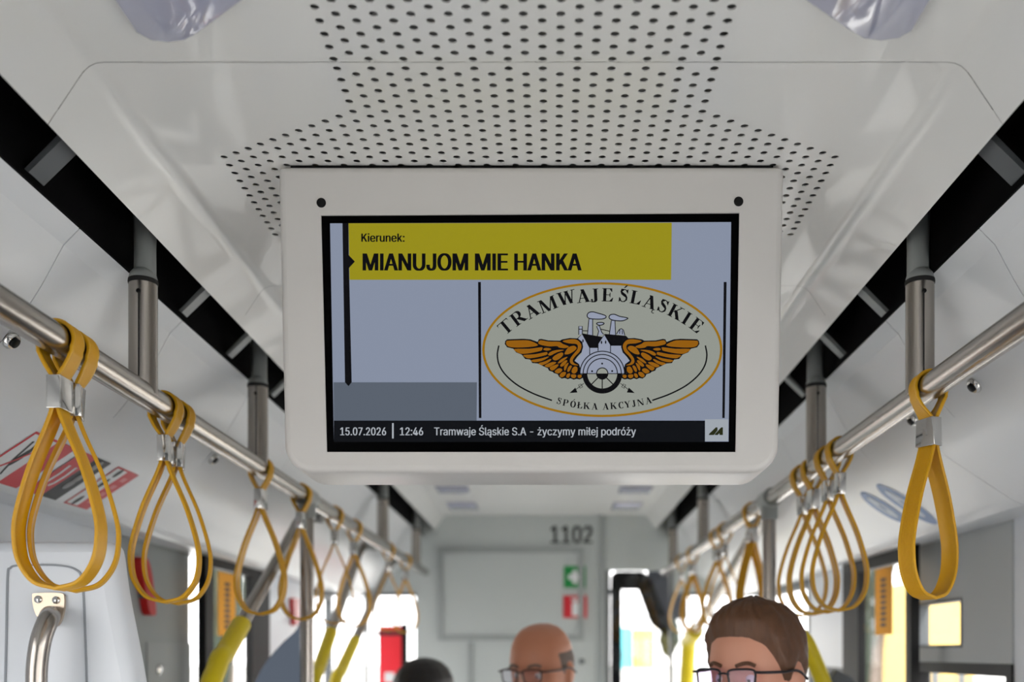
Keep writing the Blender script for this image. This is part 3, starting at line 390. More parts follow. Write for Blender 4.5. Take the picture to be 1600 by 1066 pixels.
 'ą': (389, '160,-9 137,-7 115,-3 94,5 76,15 60,29 48,45 38,63 32,84 30,108 32,128 36,146 43,161 53,174 64,184 78,193 92,200 108,206 125,211 143,214 161,217 178,220 200,223 218,225 234,227 247,229 257,231 265,235 271,240 274,246 276,255 276,257 275,272 272,285 267,297 260,307 251,315 240,322 227,327 212,330 196,331 178,330 163,327 149,322 137,316 127,309 118,301 110,292 104,283 100,274 41,291 51,313 64,331 79,346 95,358 114,368 133,375 153,380 173,383 194,384 208,384 223,382 239,379 255,375 271,369 286,360 300,350 312,336 322,320 330,301 335,278 337,251 337,0 277,0 277,52 272,52 267,43 260,34 252,25 242,16 229,8 215,1 199,-4 181,-7 170,45 192,47 211,51 228,59 242,68 254,80 263,93 270,108 274,122 276,138 276,190 272,187 267,184 259,182 251,180 241,178 231,176 221,174 210,173 200,171 191,170 182,169 175,168 161,166 147,163 134,159 122,153 112,147 103,139 97,130 93,118 92,105 93,93 96,82 102,72 109,64 119,57 130,52 142,48 156,46 297,-145 277,-143 258,-138 242,-128 229,-115 221,-99 219,-79 220,-63 225,-48 234,-34 245,-20 259,-7 276,5 322,-11 308,-22 297,-32 287,-43 282,-54 280,-68 281,-75 283,-81 287,-87 292,-91 300,-93 308,-94 314,-94 320,-93 326,-91 331,-89 335,-88 339,-86 357,-130 349,-133 341,-137 332,-140 322,-143 310,-145', '58 60 59 58 61 60 57 61 58 57 62 61 56 62 57 56 63 62 55 63 56 55 64 63 55 65 64 54 65 55 54 66 65 53 66 54 53 67 66 52 67 53 52 40 67 40 39 67 39 68 67 51 41 52 41 40 52 51 42 41 38 68 39 51 43 42 37 68 38 51 44 43 36 68 37 36 69 68 51 45 44 35 69 36 50 45 51 50 46 45 34 69 35 34 70 69 50 47 46 33 70 34 50 48 47 49 48 50 32 70 33 32 71 70 31 71 32 30 71 31 29 71 30 29 72 71 28 72 29 27 72 28 26 94 27 94 72 27 25 94 26 24 94 25 23 94 24 22 94 23 21 94 22 20 94 21 19 94 20 18 94 19 17 94 18 16 94 17 15 94 16 14 94 15 14 95 94 93 72 94 14 96 95 14 97 96 13 97 14 13 98 97 13 99 98 13 100 99 13 101 100 13 102 101 12 102 13 12 103 102 12 104 103 12 105 104 12 106 105 12 107 106 12 108 107 12 109 108 11 109 12 11 110 109 11 111 110 11 112 111 10 112 11 10 113 112 92 72 93 10 114 113 9 114 10 91 72 92 9 115 114 8 115 9 90 72 91 8 116 115 89 72 90 8 117 116 7 117 8 7 118 117 88 74 89 74 72 89 7 119 118 87 74 88 7 120 119 6 120 7 86 75 87 75 74 87 6 121 120 6 122 121 86 76 75 73 72 74 85 76 86 6 123 122 84 76 85 6 84 123 6 76 84 5 76 6 5 77 76 5 78 77 4 78 5 4 79 78 4 80 79 3 80 4 3 81 80 135 72 136 2 81 3 2 82 81 135 137 72 1 82 2 1 83 82 0 83 1 134 137 135 134 138 137 133 138 134 133 139 138 133 140 139 132 140 133 132 141 140 131 141 132 131 142 141 130 142 131 130 143 142 130 144 143 129 144 130 129 145 144 153 155 154 129 146 145 152 155 153 151 155 152 129 147 146 150 155 151 149 155 150 129 148 147 148 155 149 129 155 148 128 155 129 127 155 128 126 155 127 126 156 155 126 157 156 126 158 157 125 158 126 125 159 158 125 160 159 124 160 125'),
 'ł': (207, '151,-2 124,0 102,8 85,20 73,37 66,59 64,84 64,509 125,509 125,99 126,83 128,71 131,62 137,57 146,53 157,52 163,52 168,52 172,53 175,53 178,54 181,54 192,3 186,1 180,0 173,-1 166,-2 158,-2 6,225 6,280 183,382 183,328', '6 8 7 6 9 8 29 31 30 29 28 31 6 10 9 5 10 6 5 11 10 5 12 11 5 13 12 4 13 5 4 14 13 20 22 21 19 22 20 18 22 19 4 15 14 17 22 18 16 22 17 15 22 16 4 22 15 3 22 4 2 22 3 1 22 2 1 23 22 1 24 23 1 25 24 0 25 1 0 26 25 0 27 26'),
 'Ś': (447, '196,558 244,659 312,659 246,558 224,-9 188,-7 156,-1 128,9 102,23 81,40 64,60 51,83 42,109 38,137 104,137 108,118 114,102 123,88 136,76 150,66 166,59 185,53 204,50 224,49 246,50 267,54 286,60 303,69 317,79 329,92 338,106 344,122 346,139 344,154 340,168 332,179 322,189 310,197 296,205 280,211 263,217 245,222 184,239 145,253 112,269 86,289 67,313 56,341 52,372 54,400 62,425 75,448 92,468 113,484 138,498 165,508 195,514 227,516 259,514 289,508 316,498 340,484 360,468 377,449 390,427 398,403 401,378 337,378 332,402 320,421 302,437 280,449 254,456 225,459 204,457 185,454 167,448 152,440 139,430 129,418 121,405 117,391 115,376 117,359 122,345 131,334 142,324 155,315 169,308 184,302 198,297 212,293 264,279 279,275 295,270 312,264 328,256 344,248 359,238 372,226 384,213 395,198 402,180 407,161 408,139 406,112 399,87 386,64 370,43 349,25 323,11 294,0 261,-7', '56 58 57 55 58 56 55 59 58 54 59 55 54 60 59 53 60 54 53 61 60 52 61 53 52 62 61 52 63 62 51 74 52 74 73 52 73 63 52 72 63 73 51 75 74 71 63 72 51 76 75 70 63 71 70 64 63 50 76 51 50 77 76 50 78 77 69 64 70 50 79 78 69 65 64 49 79 50 68 65 69 49 80 79 49 81 80 68 66 65 67 66 68 48 81 49 48 82 81 48 83 82 47 83 48 47 84 83 47 85 84 46 85 47 46 86 85 46 87 86 46 88 87 45 88 46 45 89 88 45 90 89 45 91 90 45 92 91 44 92 45 44 93 92 44 94 93 44 95 94 43 95 44 43 96 95 43 97 96 42 97 43 42 98 97 41 98 42 41 99 98 41 100 99 40 100 41 39 100 40 39 101 100 38 101 39 37 101 38 37 102 101 36 102 37 35 102 36 35 103 102 34 103 35 33 103 34 33 104 103 32 104 33 31 104 32 31 105 104 12 14 13 12 15 14 30 105 31 12 16 15 30 106 105 11 16 12 29 106 30 11 17 16 28 106 29 11 18 17 28 107 106 10 18 11 27 107 28 10 19 18 26 107 27 10 20 19 26 108 107 25 108 26 9 20 10 9 21 20 24 108 25 9 22 21 23 108 24 9 23 22 9 108 23 9 109 108 8 109 9 8 110 109 7 110 8 7 111 110 6 111 7 6 112 111 5 112 6 5 4 112 0 2 1 0 3 2'),
 'ż': (380, '187,443 176,444 166,448 157,455 150,463 146,472 144,483 146,494 150,504 157,512 166,518 176,522 187,524 198,522 208,518 217,512 224,504 228,494 229,483 228,472 224,463 217,455 208,448 198,444 42,0 42,46 254,320 254,323 48,323 48,379 333,379 333,331 126,60 126,56 339,56 339,0', '28 30 29 28 31 30 28 27 31 27 26 31 26 32 31 25 32 26 25 33 32 25 34 33 25 35 34 24 35 25 11 13 12 10 13 11 10 14 13 9 14 10 9 15 14 8 15 9 8 16 15 7 16 8 7 17 16 6 17 7 6 18 17 5 18 6 5 19 18 4 19 5 4 20 19 3 20 4 3 21 20 2 21 3 2 22 21 1 22 2 1 23 22 0 23 1'),
}

def text_mesh(body):
    """(vertices, faces) of a line of text"""
    vs, fs, x = [], [], 0
    for ch in body:
        adv, pts, tri = FONT[ch]
        b = len(vs)
        vs += [((x+float(p.split(',')[0]))/1000, float(p.split(',')[1])/1000) for p in pts.split()]
        t = [b+int(k) for k in tri.split()]
        fs += [t[k:k+3] for k in range(0, len(t), 3)]
        x += adv
    return vs, fs

# ------------------------------------------------------------------ the tram's shell
Y0, Y1 = -3.2, 5.13              # rear end of what is built, cab partition
ZC = H0+0.70                     # flat ceiling
COVE = [(0.455, 0.700), (0.500, 0.700), (0.510, 0.6988), (0.518, 0.6950), (0.525, 0.6885), (0.530, 0.6815), (0.567, 0.626), (0.5695, 0.632), (0.5695, 0.66)]
PITCH, ROW, HOLE = 0.0412, 0.0119, 0.0052

def ceiling_panel(ya, yb, rows=None):
    """rows: list of (y, half number of holes as k where x runs from -k*pitch to k*pitch)"""
    mb = MB()
    E = 0.455
    if rows:
        lo = rows[0][0]-ROW/2; hi = rows[-1][0]+ROW/2
        mb.add([(-E, ya, ZC), (E, ya, ZC), (E, lo, ZC), (-E, lo, ZC)], [(0, 1, 2, 3)])
        mb.add([(-E, hi, ZC), (E, hi, ZC), (E, yb, ZC), (-E, yb, ZC)], [(0, 1, 2, 3)])
        NS = 12
        for (y, k) in rows:
            a, b = y-ROW/2, y+ROW/2
            n = int(round(2*k))+1
            xl = -k*PITCH-PITCH/2; xr = -xl
            mb.add([(-E, a, ZC), (xl, a, ZC), (xl, b, ZC), (-E, b, ZC)], [(0, 1, 2, 3)])
            mb.add([(xr, a, ZC), (E, a, ZC), (E, b, ZC), (xr, b, ZC)], [(0, 1, 2, 3)])
            for i in range(n):
                cx = -k*PITCH+i*PITCH
                c = [(cx+HOLE*math.cos(2*math.pi*j/NS), y+HOLE*math.sin(2*math.pi*j/NS), ZC) for j in range(NS)]
                t = [(p[0], p[1], ZC+0.0015) for p in c]
                l, r = cx-PITCH/2, cx+PITCH/2
                vs = c + t + [(l, a, ZC), (l, y, ZC), (l, b, ZC), (r, b, ZC), (r, y, ZC), (r, a, ZC)]
                B = 2*NS
                top = [B+1] + [(NS//2-j) for j in range(NS//2+1)] + [B+4, B+3, B+2]
                bot = [B+4] + [(NS-j) % NS for j in range(NS//2+1)] + [B+1, B+0, B+5]
                fs = [top, bot] + [(j, (j+1) % NS, NS+(j+1) % NS, NS+j) for j in range(NS)]
                mb.add(vs, fs)
    else:
        mb.add([(-E, ya, ZC), (E, ya, ZC), (E, yb, ZC), (-E, yb, ZC)], [(0, 1, 2, 3)])
    for sx in (-1, 1):
        vs = [(sx*x, yy, H0+z) for yy in (ya, yb) for (x, z) in COVE]
        k = len(COVE)
        mb.add(vs, [(i, i+1, k+i+1, k+i) for i in range(k-1)], 0, True)
    o = mb.build('ceiling', M_CEIL, recalc=False, autosmooth=50)
    return struct(o)

SEAMS = [1.1825 + 0.7235*i for i in range(-6, 6)]
def rows_front():
    r = []
    n = 41
    for i in range(n):
        y = 1.196+i*ROW
        if i <= 8: k = 5.5 if i % 2 == 0 else 5.0
        elif i <= 18: k = 5.5+0.5*(i-8)
        else: k = 10.5 if i % 2 == 0 else 10.0
        r.append((y, k))
    return r
def rows_back():
    r = []
    for i in range(24):
        r.append((1.1768-i*ROW, 5.5 if i % 2 == 0 else 5.0))
    return r[::-1]
edges = [Y0] + [s for s in SEAMS if s < 5.0 and s > Y0] + [Y1]
for i in range(len(edges)-1):
    a, b = edges[i]+0.0005, edges[i+1]-0.0005
    rows = None
    if abs(edges[i]-1.1825) < 1e-6: rows = rows_front()
    if abs(edges[i+1]-1.1825) < 1e-6: rows = rows_back()
    ceiling_panel(a, b, rows)
# dark space above the ceiling, and the outer roof
struct(MB().box((-1.15, Y0, H0+0.80), (1.15, Y1+0.9, H0+0.84)).build('ceiling', M_VOID))
struct(MB().box((-0.55, Y0, H0+0.722), (0.55, Y1, H0+0.727)).build('ceiling', M_SEAM))

# dark slots beside the ceiling, for the lights and the air
for sx, nm in ((-1, 'trim_1'), (1, 'trim_2')):
    mb = MB()
    mb.add([(sx*0.571, Y0, H0+0.64), (sx*0.571, Y1, H0+0.64), (sx*0.571, Y1, H0+0.73), (sx*0.571, Y0, H0+0.73)], [(0, 1, 2, 3)])
    mb.add([(sx*0.571, Y0, H0+0.73), (sx*0.571, Y1, H0+0.73), (sx*0.636, Y1, H0+0.73), (sx*0.636, Y0, H0+0.73)], [(0, 1, 2, 3)])
    mb.add([(sx*0.636, Y0, H0+0.73), (sx*0.636, Y1, H0+0.73), (sx*0.636, Y1, H0+0.60), (sx*0.636, Y0, H0+0.60)], [(0, 1, 2, 3)])
    mb.box((min(sx*0.6285, sx*0.636), Y0, H0+0.5945), (max(sx*0.6285, sx*0.636), Y1, H0+0.604))
    struct(mb.build(nm, M_VOID))

# curved side covers under the slots
PROF = [(0.630, 0.597), (0.655, 0.5715), (0.690, 0.508), (0.722, 0.462), (0.757, 0.420), (0.795, 0.385), (0.835, 0.357), (0.870, 0.334), (0.905, 0.311), (0.940, 0.290), (0.975, 0.286), (1.100, 0.305)]
def bulge_hit(x, y, lift=0.0):
    """where the ray of photo pixel x, y meets the curved side cover: (side, X, Y, Z)"""
    a, b = (x-CX)/F, (CY-y)/F
    sx = 1 if a > 0 else -1
    for (x0, z0), (x1, z1) in zip(PROF, PROF[1:]):
        # point P = P0+t(P1-P0);  (sx*X-CAM.x)/Z = a/b
        c0 = (sx*x0-CAM.x)*b-a*z0; c1 = (sx*x1-CAM.x)*b-a*z1
        if c0*c1 <= 0:
            t = c0/(c0-c1)
            X = x0+t*(x1-x0); Z = z0+t*(z1-z0)
            return Vector((sx*X, Z/b, H0+Z))
    return None
fine = [(p.x, p.y) for p in smooth_path([(a, b, 0) for a, b in PROF[1:]], 4)]
UP = [PROF[0], PROF[1]] + fine[1:13]
LOW = fine[12:]
def cover(sx, ya, yb, prof, nm):
    k = len(prof)
    vs = [(sx*x, yy, H0+z) for yy in (ya, yb) for (x, z) in prof]
    vs += [(sx*(x+0.004), yy, H0+z+0.003) for yy in (ya, yb) for (x, z) in prof]
    fs = [(i, i+1, k+i+1, k+i) for i in range(k-1)] + [(2*k+i, 2*k+i+1, i+1, i) for i in range(k-1)]
    fs += [(k+i, k+i+1, 3*k+i+1, 3*k+i) for i in range(k-1)]
    mb = MB().add(vs, fs, 0, True)
    return struct(mb.build(nm, M_BULGE, recalc=True, autosmooth=11))
n_trim = 3
for sx in (-1, 1):
    e = [Y0, -0.6, 0.4, 0.95, 1.40, 1.79, 2.24, 2.70, 3.2, 3.7, 4.2, 4.7, Y1]
    for a, b in zip(e, e[1:]):
        cover(sx, a+0.0012, b-0.0012, UP, 'trim_%d' % n_trim); n_trim += 1
    e = [Y0, -1.0, 0.6, 1.94, 3.25, 4.4, Y1] if sx > 0 else [Y0, -1.0, 0.3, 1.10, 3.3, 4.4, Y1]
    for a, b in zip(e, e[1:]):
        cover(sx, a+0.0012, b-0.0012, LOW, 'trim_%d' % n_trim); n_trim += 1
    k = [(x+0.006, z+0.004) for x, z in UP+LOW]
    mb = MB()
    vs = [(sx*x, yy, H0+z) for yy in (Y0, Y1) for (x, z) in k]
    n = len(k)
    mb.add(vs, [(i, i+1, n+i+1, n+i) for i in range(n-1)])
    struct(mb.build('trim_%d' % n_trim, M_SEAM)); n_trim += 1

# floor
struct(MB().box((-1.16, Y0, -0.05), (1.16, Y1+0.9, 0.0)).build('floor', M_FLOOR))

# side walls
XW = 1.10
def wall(sx, ya, yb, za, zb, m, nm, x=XW, t=0.035):
    lo = (min(sx*x, sx*(x+t)), ya, za); hi = (max(sx*x, sx*(x+t)), yb, zb)
    return struct(MB().box(lo, hi).build(nm, m))
wcount = [0]
def window(sx, ya, yb, za, zb, frame=M_BLACK, fw=0.035, x=XW):
    wcount[0] += 1
    nm = 'window_%d' % wcount[0]
    mb = MB()
    a, b = min(sx*(x-0.006), sx*(x+0.03)), max(sx*(x-0.006), sx*(x+0.03))
    mb.box((a, ya, za), (b, yb, za+fw)); mb.box((a, ya, zb-fw), (b, yb, zb))
    mb.box((a, ya, za+fw), (b, ya+fw, zb-fw)); mb.box((a, yb-fw, za+fw), (b, yb, zb-fw))
    o = struct(mb.build(nm, frame))
    c = sx*(x+0.014)
    MB().box((c-0.003, ya+fw, za+fw), (c+0.003, yb-fw, zb-fw)).build('pane', M_GLASS, o)
    return o
for sx, nm in ((-1, 'wall_left'), (1, 'wall_right')):
    wall(sx, Y0, Y1+0.9, H0+0.305, H0+0.80, M_WHITE, nm, x=1.104)
    wall(sx, Y0, Y1+0.9, 0.0, 0.80, M_WHITE, nm)
ZB, ZT = 0.80, H0+0.228
# left: windows beside and behind the camera, the white pocket, grey panel, door, grey panel, window
for a, b in ((-3.15, -1.75), (-1.70, -0.30), (-0.25, 1.15)):
    for sx in (-1, 1):
        window(sx, a, b, ZB, ZT)
wall(-1, 1.15, 2.60, ZB, H0+0.305, M_WHITE, 'wall_left')
wall(-1, 2.60, 3.10, ZB, H0+0.305, M_GREY, 'wall_left', x=1.096)
wall(-1, 3.78, 4.62, H0-0.06, H0+0.305, M_WHITE, 'wall_left', x=1.096)
window(-1, 3.78, 4.62, ZB, H0-0.06, M_GREYD)  # low window added to bring more light to the far ceiling
window(-1, 4.62, 5.13, ZB, H0+0.30, M_GREYD)
for sx, nm in ((-1, 'wall_left'), (1, 'wall_right')):
    wall(sx, Y0, 1.15, ZT, H0+0.305, M_WHITE, nm)
# unseen end wall added to cut light on the monitor front; the tram continues
struct(MB().box((-1.13, Y0-0.04, 0.0), (1.13, Y0, H0+0.80)).build('wall_back_light_block', M_GREYD))
# right
wall(1, 1.15, 2.30, ZB, H0+0.305, M_WHITE, 'wall_right')
wall(1, 2.30, 2.92, H0+0.140, H0+0.305, M_GREYL, 'wall_right', x=1.096)
wall(1, 2.30, 2.92, H0-0.030, H0+0.010, M_GREYL, 'wall_right', x=1.096)
wall(1, 2.30, 2.58, H0+0.010, H0+0.140, M_GREYL, 'wall_right', x=1.096)
wall(1, 2.90, 2.92, H0+0.010, H0+0.140, M_GREYL, 'wall_right', x=1.096)
window(1, 2.58, 2.90, H0+0.010, H0+0.140, M_GREYD, 0.008)
window(1, 2.30, 2.92, ZB, H0-0.030, M_BLACK, 0.03)
wall(1, 3.56, 4.10, H0-0.06, H0+0.305, M_WHITE, 'wall_right', x=1.096)
window(1, 4.10, 5.13, ZB, H0+0.30, M_GREYD)
window(1, 3.56, 4.10, ZB, H0-0.06, M_GREYD)  # low window added on this side too, to brighten the far end

# doors with black frames that hang a little inside the walls
def door(sx, ya, yb, nm, zt, wa, wb):
    xo, xi = 1.045, 1.020
    mb = MB()
    a, b = min(sx*xo, sx*xi), max(sx*xo, sx*xi)
    mb.box((a, ya, 0.02), (b, ya+wa, zt)); mb.box((a, yb-wb, 0.02), (b, yb, zt))
    mb.box((a, ya+wa, zt-0.055), (b, yb-wb, zt)); mb.box((a, ya+wa, 0.02), (b, yb-wb, 0.30))
    o = struct(mb.build(nm, M_BLACK))
    c = sx*1.033
    MB().box((c-0.003, ya+wa, 0.30), (c+0.003, yb-wb, zt-0.055)).build('door_glass', M_GLASS, o)
    return o
door(-1, 3.03, 3.72, 'door_1', H0+0.318, 0.07, 0.22)
door(1, 2.74, 3.38, 'door_2', H0+0.310, 0.04, 0.17)
# notices on the door glass
def sticker_on_glass(x, ya, yb, za, zb, label):
    t = thing('door_notice', (x, (ya+yb)/2, za), label, 'sticker')
    MB().box((x-0.001, ya, za), (x+0.001, yb, zb)).build('backing', thin_paper('notice_yellow', (216, 176, 84)), t)
    mb = MB()
    n = 9
    for i in range(n):
        z = za+(zb-za)*(0.12+0.76*i/n)
        mb.box((x-0.0016, ya+(yb-ya)*0.35, z), (x+0.0016, ya+(yb-ya)*0.65, z+(zb-za)*0.05))
    mb.build('print', M_INK, t)
sticker_on_glass(-1.026, 3.16, 3.33, H0+0.050, H0+0.255, 'upright yellow notice on the glass of the left black-framed door')
sticker_on_glass(1.026, 2.905, 3.055, H0+0.050, H0+0.250, 'upright yellow notice on the glass of the right black-framed door')

# cab partition at the front
def quad_wall(x0, y0, x1, y1, Y, t, m, nm):
    a, b = px(x0, y1, Y), px(x1, y0, Y)
    return struct(MB().box((a.x, Y, a.z), (b.x, Y+t, b.z)).build(nm, m))
fw = MB()
a = px(650, 1100, Y1); b = px(945, 790, Y1)
fw.box((a.x, Y1, 0.0), (b.x, Y1+0.05, H0+0.75))
struct(fw.build('wall_front', mat('partition_grey', (190, 196, 195), 0.45, noisy=0.01)))
M_PART = MATS['partition_grey']
c = px(945, 891, Y1); d = px(1052, 800, Y1)
struct(MB().box((c.x+0.004, Y1-0.01, c.z), (d.x, Y1+0.05, H0+0.75)).build('wall_front', M_PART))
for xa, xb in ((-1.15, a.x), (d.x, 1.15)):       # above the glass on both sides
    struct(MB().box((xa, Y1, H0+0.30), (xb, Y1+0.05, H0+0.75)).build('wall_front', M_PART))
# glass beside the partition
def front_window(xa, xb, za, zb, bars):
    wcount[0] += 1
    mb = MB()
    for (p, q, r, s_) in bars:
        mb.box((p, Y1-0.012, r), (q, Y1+0.03, s_))
    o = struct(mb.build('window_%d' % wcount[0], M_GREYD))
    MB().box((xa, Y1+0.01, za), (xb, Y1+0.014, zb)).build('pane', M_GLASS, o)
xl = -1.10
front_window(xl, a.x, 0.5, H0+0.30, [(xl, a.x, 0.45, 0.5), (-0.93, -0.915, 0.5, H0+0.30), (xl, a.x, H0+0.285, H0+0.30)])
front_window(d.x, 1.10, 0.5, H0+0.30, [(d.x, 1.1, 0.45, 0.5), (0.86, 0.875, 0.5, H0+0.30), (d.x, 1.1, H0+0.285, H0+0.30)])
wcount[0] += 1
b2 = px(947, 885, Y1)
mbf = MB(); mbf.box((b2.x-0.002, Y1-0.01, 0.85), (b2.x+0.02, Y1+0.03, c.z)); mbf.box((d.x-0.02, Y1-0.01, 0.85), (d.x, Y1+0.03, c.z)); mbf.box((b2.x, Y1-0.01, 0.8), (d.x, Y1+0.03, 0.85))
wo = struct(mbf.build('window_%d' % wcount[0], M_GREYD))
MB().box((b2.x+0.02, Y1+0.01, 0.85), (d.x-0.02, Y1+0.014, c.z)).build('pane', M_GLASS, wo)

# raised hatch on the partition
h0, h1 = px(684, 1001, Y1), px(912, 856, Y1)
hatch = thing('access_hatch', (h0.x, Y1, h0.z), 'large grey rectangular hatch with a raised rim on the cab partition', 'hatch')
mb = MB()
w = 0.028
for lo, hi in (((h0.x, h0.z), (h1.x, h0.z+w)), ((h0.x, h1.z-w), (h1.x, h1.z)), ((h0.x, h0.z+w), (h0.x+w, h1.z-w)), ((h1.x-w, h0.z+w), (h1.x, h1.z-w))):
    mb.box((lo[0], Y1-0.014, lo[1]), (hi[0], Y1, hi[1]))
mb.build('rim', mat('rim_grey', (158, 163, 163), 0.45, noisy=0.01), hatch)
MB().box((h0.x+w, Y1-0.006, h0.z+w), (h1.x-w, Y1, h1.z-w)).build('cover', M_PART, hatch)
p = px(735, 1050, Y1)
struct(MB().box((p.x-0.012, Y1-0.008, 0.0), (p.x+0.012, Y1, h0.z-0.01)).build('trim_%d' % n_trim, MATS['rim_grey'])); n_trim += 1
p = px(943, 850, Y1)
struct(MB().box((p.x-0.012, Y1-0.02, 0.0), (p.x+0.010, Y1, H0+0.70)).build('trim_%d' % n_trim, MATS['rim_grey'])); n_trim += 1
lk = px(909, 1034, Y1)
tag(MB().lathe((lk.x, Y1, lk.z), (0, -1, 0), [(0.014, 0), (0.014, 0.006), (0.008, 0.012)]).build('door_lock', M_GREYD), 'small dark round lock low on the cab partition, right of the bald man', 'lock')

def text_on(mbx, body, x0, x1, base, cap, fn, mi=0, bold=0.0, fit=True):
    """body set between photo pixels x0 and x1 on baseline base; fn maps pixels onto the surface"""
    vs, fs = text_mesh(body)
    lo = min(v[0] for v in vs); hi = max(v[0] for v in vs)
    k = cap/0.509
    mbx.add([fn(x0+(v[0]-lo)/(hi-lo)*(x1-x0), base-v[1]*k) for v in vs], fs, mi)

mb = MB()
for dx in (-1.2, -0.4, 0.4, 1.2):
    text_on(mb, '1102', 861+dx, 925+dx, 849, 27, lambda x, y: px(x, y, Y1-0.001))
tag(mb.build('vehicle_number', M_INK), 'dark number 1102 on the grey wall above the hatch', 'number', )
# first aid and extinguisher signs
g0, g1 = px(881, 919, Y1), px(915, 885, Y1)
t = thing('first_aid_sign', (g0.x, Y1, g0.z), 'green square sign with a white cross on the hatch', 'sign')
MB().box((g0.x, Y1-0.010, g0.z), (g1.x, Y1-0.006, g1.z)).build('plate', M_GREEN, t)
cxx, czz = (g0.x+g1.x)/2, (g0.z+g1.z)/2
MB().box((cxx-0.034, Y1-0.012, czz-0.012), (cxx+0.034, Y1-0.0102, czz+0.012)).box((cxx-0.012, Y1-0.0119, czz-0.034), (cxx+0.012, Y1-0.0103, czz+0.034)).build('cross', M_PAPER, t)
g0, g1 = px(880, 966, Y1), px(917, 931, Y1)
t = thing('extinguisher_sign', (g0.x, Y1, g0.z), 'red square sign with a white fire extinguisher, below the green sign', 'sign')
MB().box((g0.x, Y1-0.010, g0.z), (g1.x, Y1-0.006, g1.z)).build('plate', M_RED, t)
cxx = (g0.x+g1.x)/2
mb = MB()
mb.box((cxx-0.016, Y1-0.012, g0.z+0.012), (cxx+0.016, Y1-0.0102, g0.z+0.075)); mb.box((cxx-0.008, Y1-0.012, g0.z+0.075), (cxx+0.008, Y1-0.0102, g0.z+0.092)); mb.box((cxx-0.020, Y1-0.012, g0.z+0.092), (cxx+0.012, Y1-0.0102, g0.z+0.101))
mb.build('extinguisher_symbol', M_PAPER, t)

# black bent frame behind the cab door glass
Yb = Y1+0.12
pts = [(955, 1200), (955, 900), (962, 893), (1004, 893), (1014, 900), (1046, 972), (1046, 998), (1018, 975), (998, 921), (971, 921), (971, 1200)]
mb = MB().prism([px(x, y, Yb) for x, y in pts], (0, 0.05, 0))
q = px(946, 925, Yb)
mb.ball((q.x, Yb+0.02, q.z), (0.03, 0.03, 0.035))
tag(mb.build('mirror_arm', mat('matt_black', (8, 8, 9), 0.85, spec=0.15, noisy=0.05)), 'black bent arm behind the glass of the cab door', 'frame')
q0, q1 = px(1012, 945, Yb+0.25), px(1046, 893, Yb+0.25)
tag(MB().box((q0.x, Yb+0.25, q0.z-0.08), (q1.x+0.1, Yb+0.27, H0+0.80)).build('sun_blind', mat('blind', (52, 56, 68), 0.6, noisy=0.05)), 'dark blue-grey blind in the cab beside the black arm', 'blind')

# red poster on the left front glass
q0, q1 = px(592, 1066, Y1), px(628, 978, Y1)
t = thing('glass_poster', (q0.x, Y1, q0.z), 'red and white poster on the bright glass left of the cab partition', 'poster')
MB().box((q0.x, Y1-0.004, q0.z-0.1), (q1.x, Y1, q1.z)).build('sheet', thin_paper('poster_red', (226, 72, 86)), t)
MB().box((q0.x-0.04, Y1-0.005, q1.z-0.05), (q1.x, Y1-0.001, q1.z-0.03)).build('dark_band', M_INK, t)
MB().box((q0.x+0.03, Y1-0.005, q0.z), (q0.x+0.08, Y1-0.0041, q0.z+0.05)).build('white_patch', M_PAPER, t)
q0, q1 = px(628, 1100, Y1), px(638, 975, Y1)
tag(MB().box((q0.x, Y1-0.02, 0.5), (q1.x, Y1-0.013, q1.z)).build('edge_strip', M_BLACK), 'black upright strip on the glass beside the red poster', 'strip')

# ------------------------------------------------------------------ ceiling lamps
M_LAMP = mat('lamp_cover', (176, 178, 200), 0.08, noisy=0.03, nscale=4, coat=0.5)
def lamp(sx, ya, yb, label, inner_cut=True):
    t = thing('ceiling_lamp', (sx*0.36, (ya+yb)/2, ZC), label, 'lamp', None)
    c = 0.05
    if inner_cut:
        pts = [(0.434, ya), (0.434, yb-0.018), (0.424, yb-0.004), (0.405, yb), (0.385, yb-0.004), (0.365, yb-0.018), (0.297, yb-0.075), (0.285, yb-0.095), (0.285, ya)]
    else:
        pts = [(0.462, ya), (0.462, yb), (0.325, yb), (0.325, ya)]
    pr = [Vector((sx*x, y, ZC)) for x, y in pts]
    mid = sum(pr, Vector())/len(pr)
    mb = MB(); n = len(pr)
    r2 = [mid+(p-mid)*0.94 for p in pr]
    vs = [p+Vector((0, 0, 0.001)) for p in pr] + [p+Vector((0, 0, -0.006)) for p in pr] + [p+Vector((0, 0, -0.010)) for p in r2]
    fs = [(i, (i+1) % n, n+(i+1) % n, n+i) for i in range(n)] + [(n+i, n+(i+1) % n, 2*n+(i+1) % n, 2*n+i) for i in range(n)] + [list(range(2*n, 3*n))]
    mb.add(vs, fs)
    mb.build('cover', M_LAMP, t)
    r3 = [mid+(p-mid)*1.02+Vector((0, 0, -0.0005)) for p in pr]
    MB().add([p for p in r3]+[p+Vector((0, 0, -0.002)) for p in r3], [(i, (i+1) % n, n+(i+1) % n, n+i) for i in range(n)]+[list(range(n, 2*n))]).build('rim', mat('lamp_rim', (120, 120, 126), 0.3, noisy=0.02), t)
lamp(-1, 0.62, 1.134, 'pale bluish ceiling lamp in the top left corner, over the left rail')
lamp(1, 0.62, 1.131, 'pale bluish ceiling lamp in the top right corner, over the right rail')
lamp(-1, 4.22, 4.36, 'dim rectangular ceiling lamp far ahead on the left, the nearer one under the monitor', False)
lamp(1, 4.22, 4.36, 'dim rectangular ceiling lamp far ahead on the right, the nearer one under the monitor', False)
lamp(-1, 4.68, 4.88, 'dim rectangular ceiling lamp at the left end next to the cab partition', False)
lamp(1, 4.68, 4.88, 'dim rectangular ceiling lamp at the right end next to the cab partition', False)
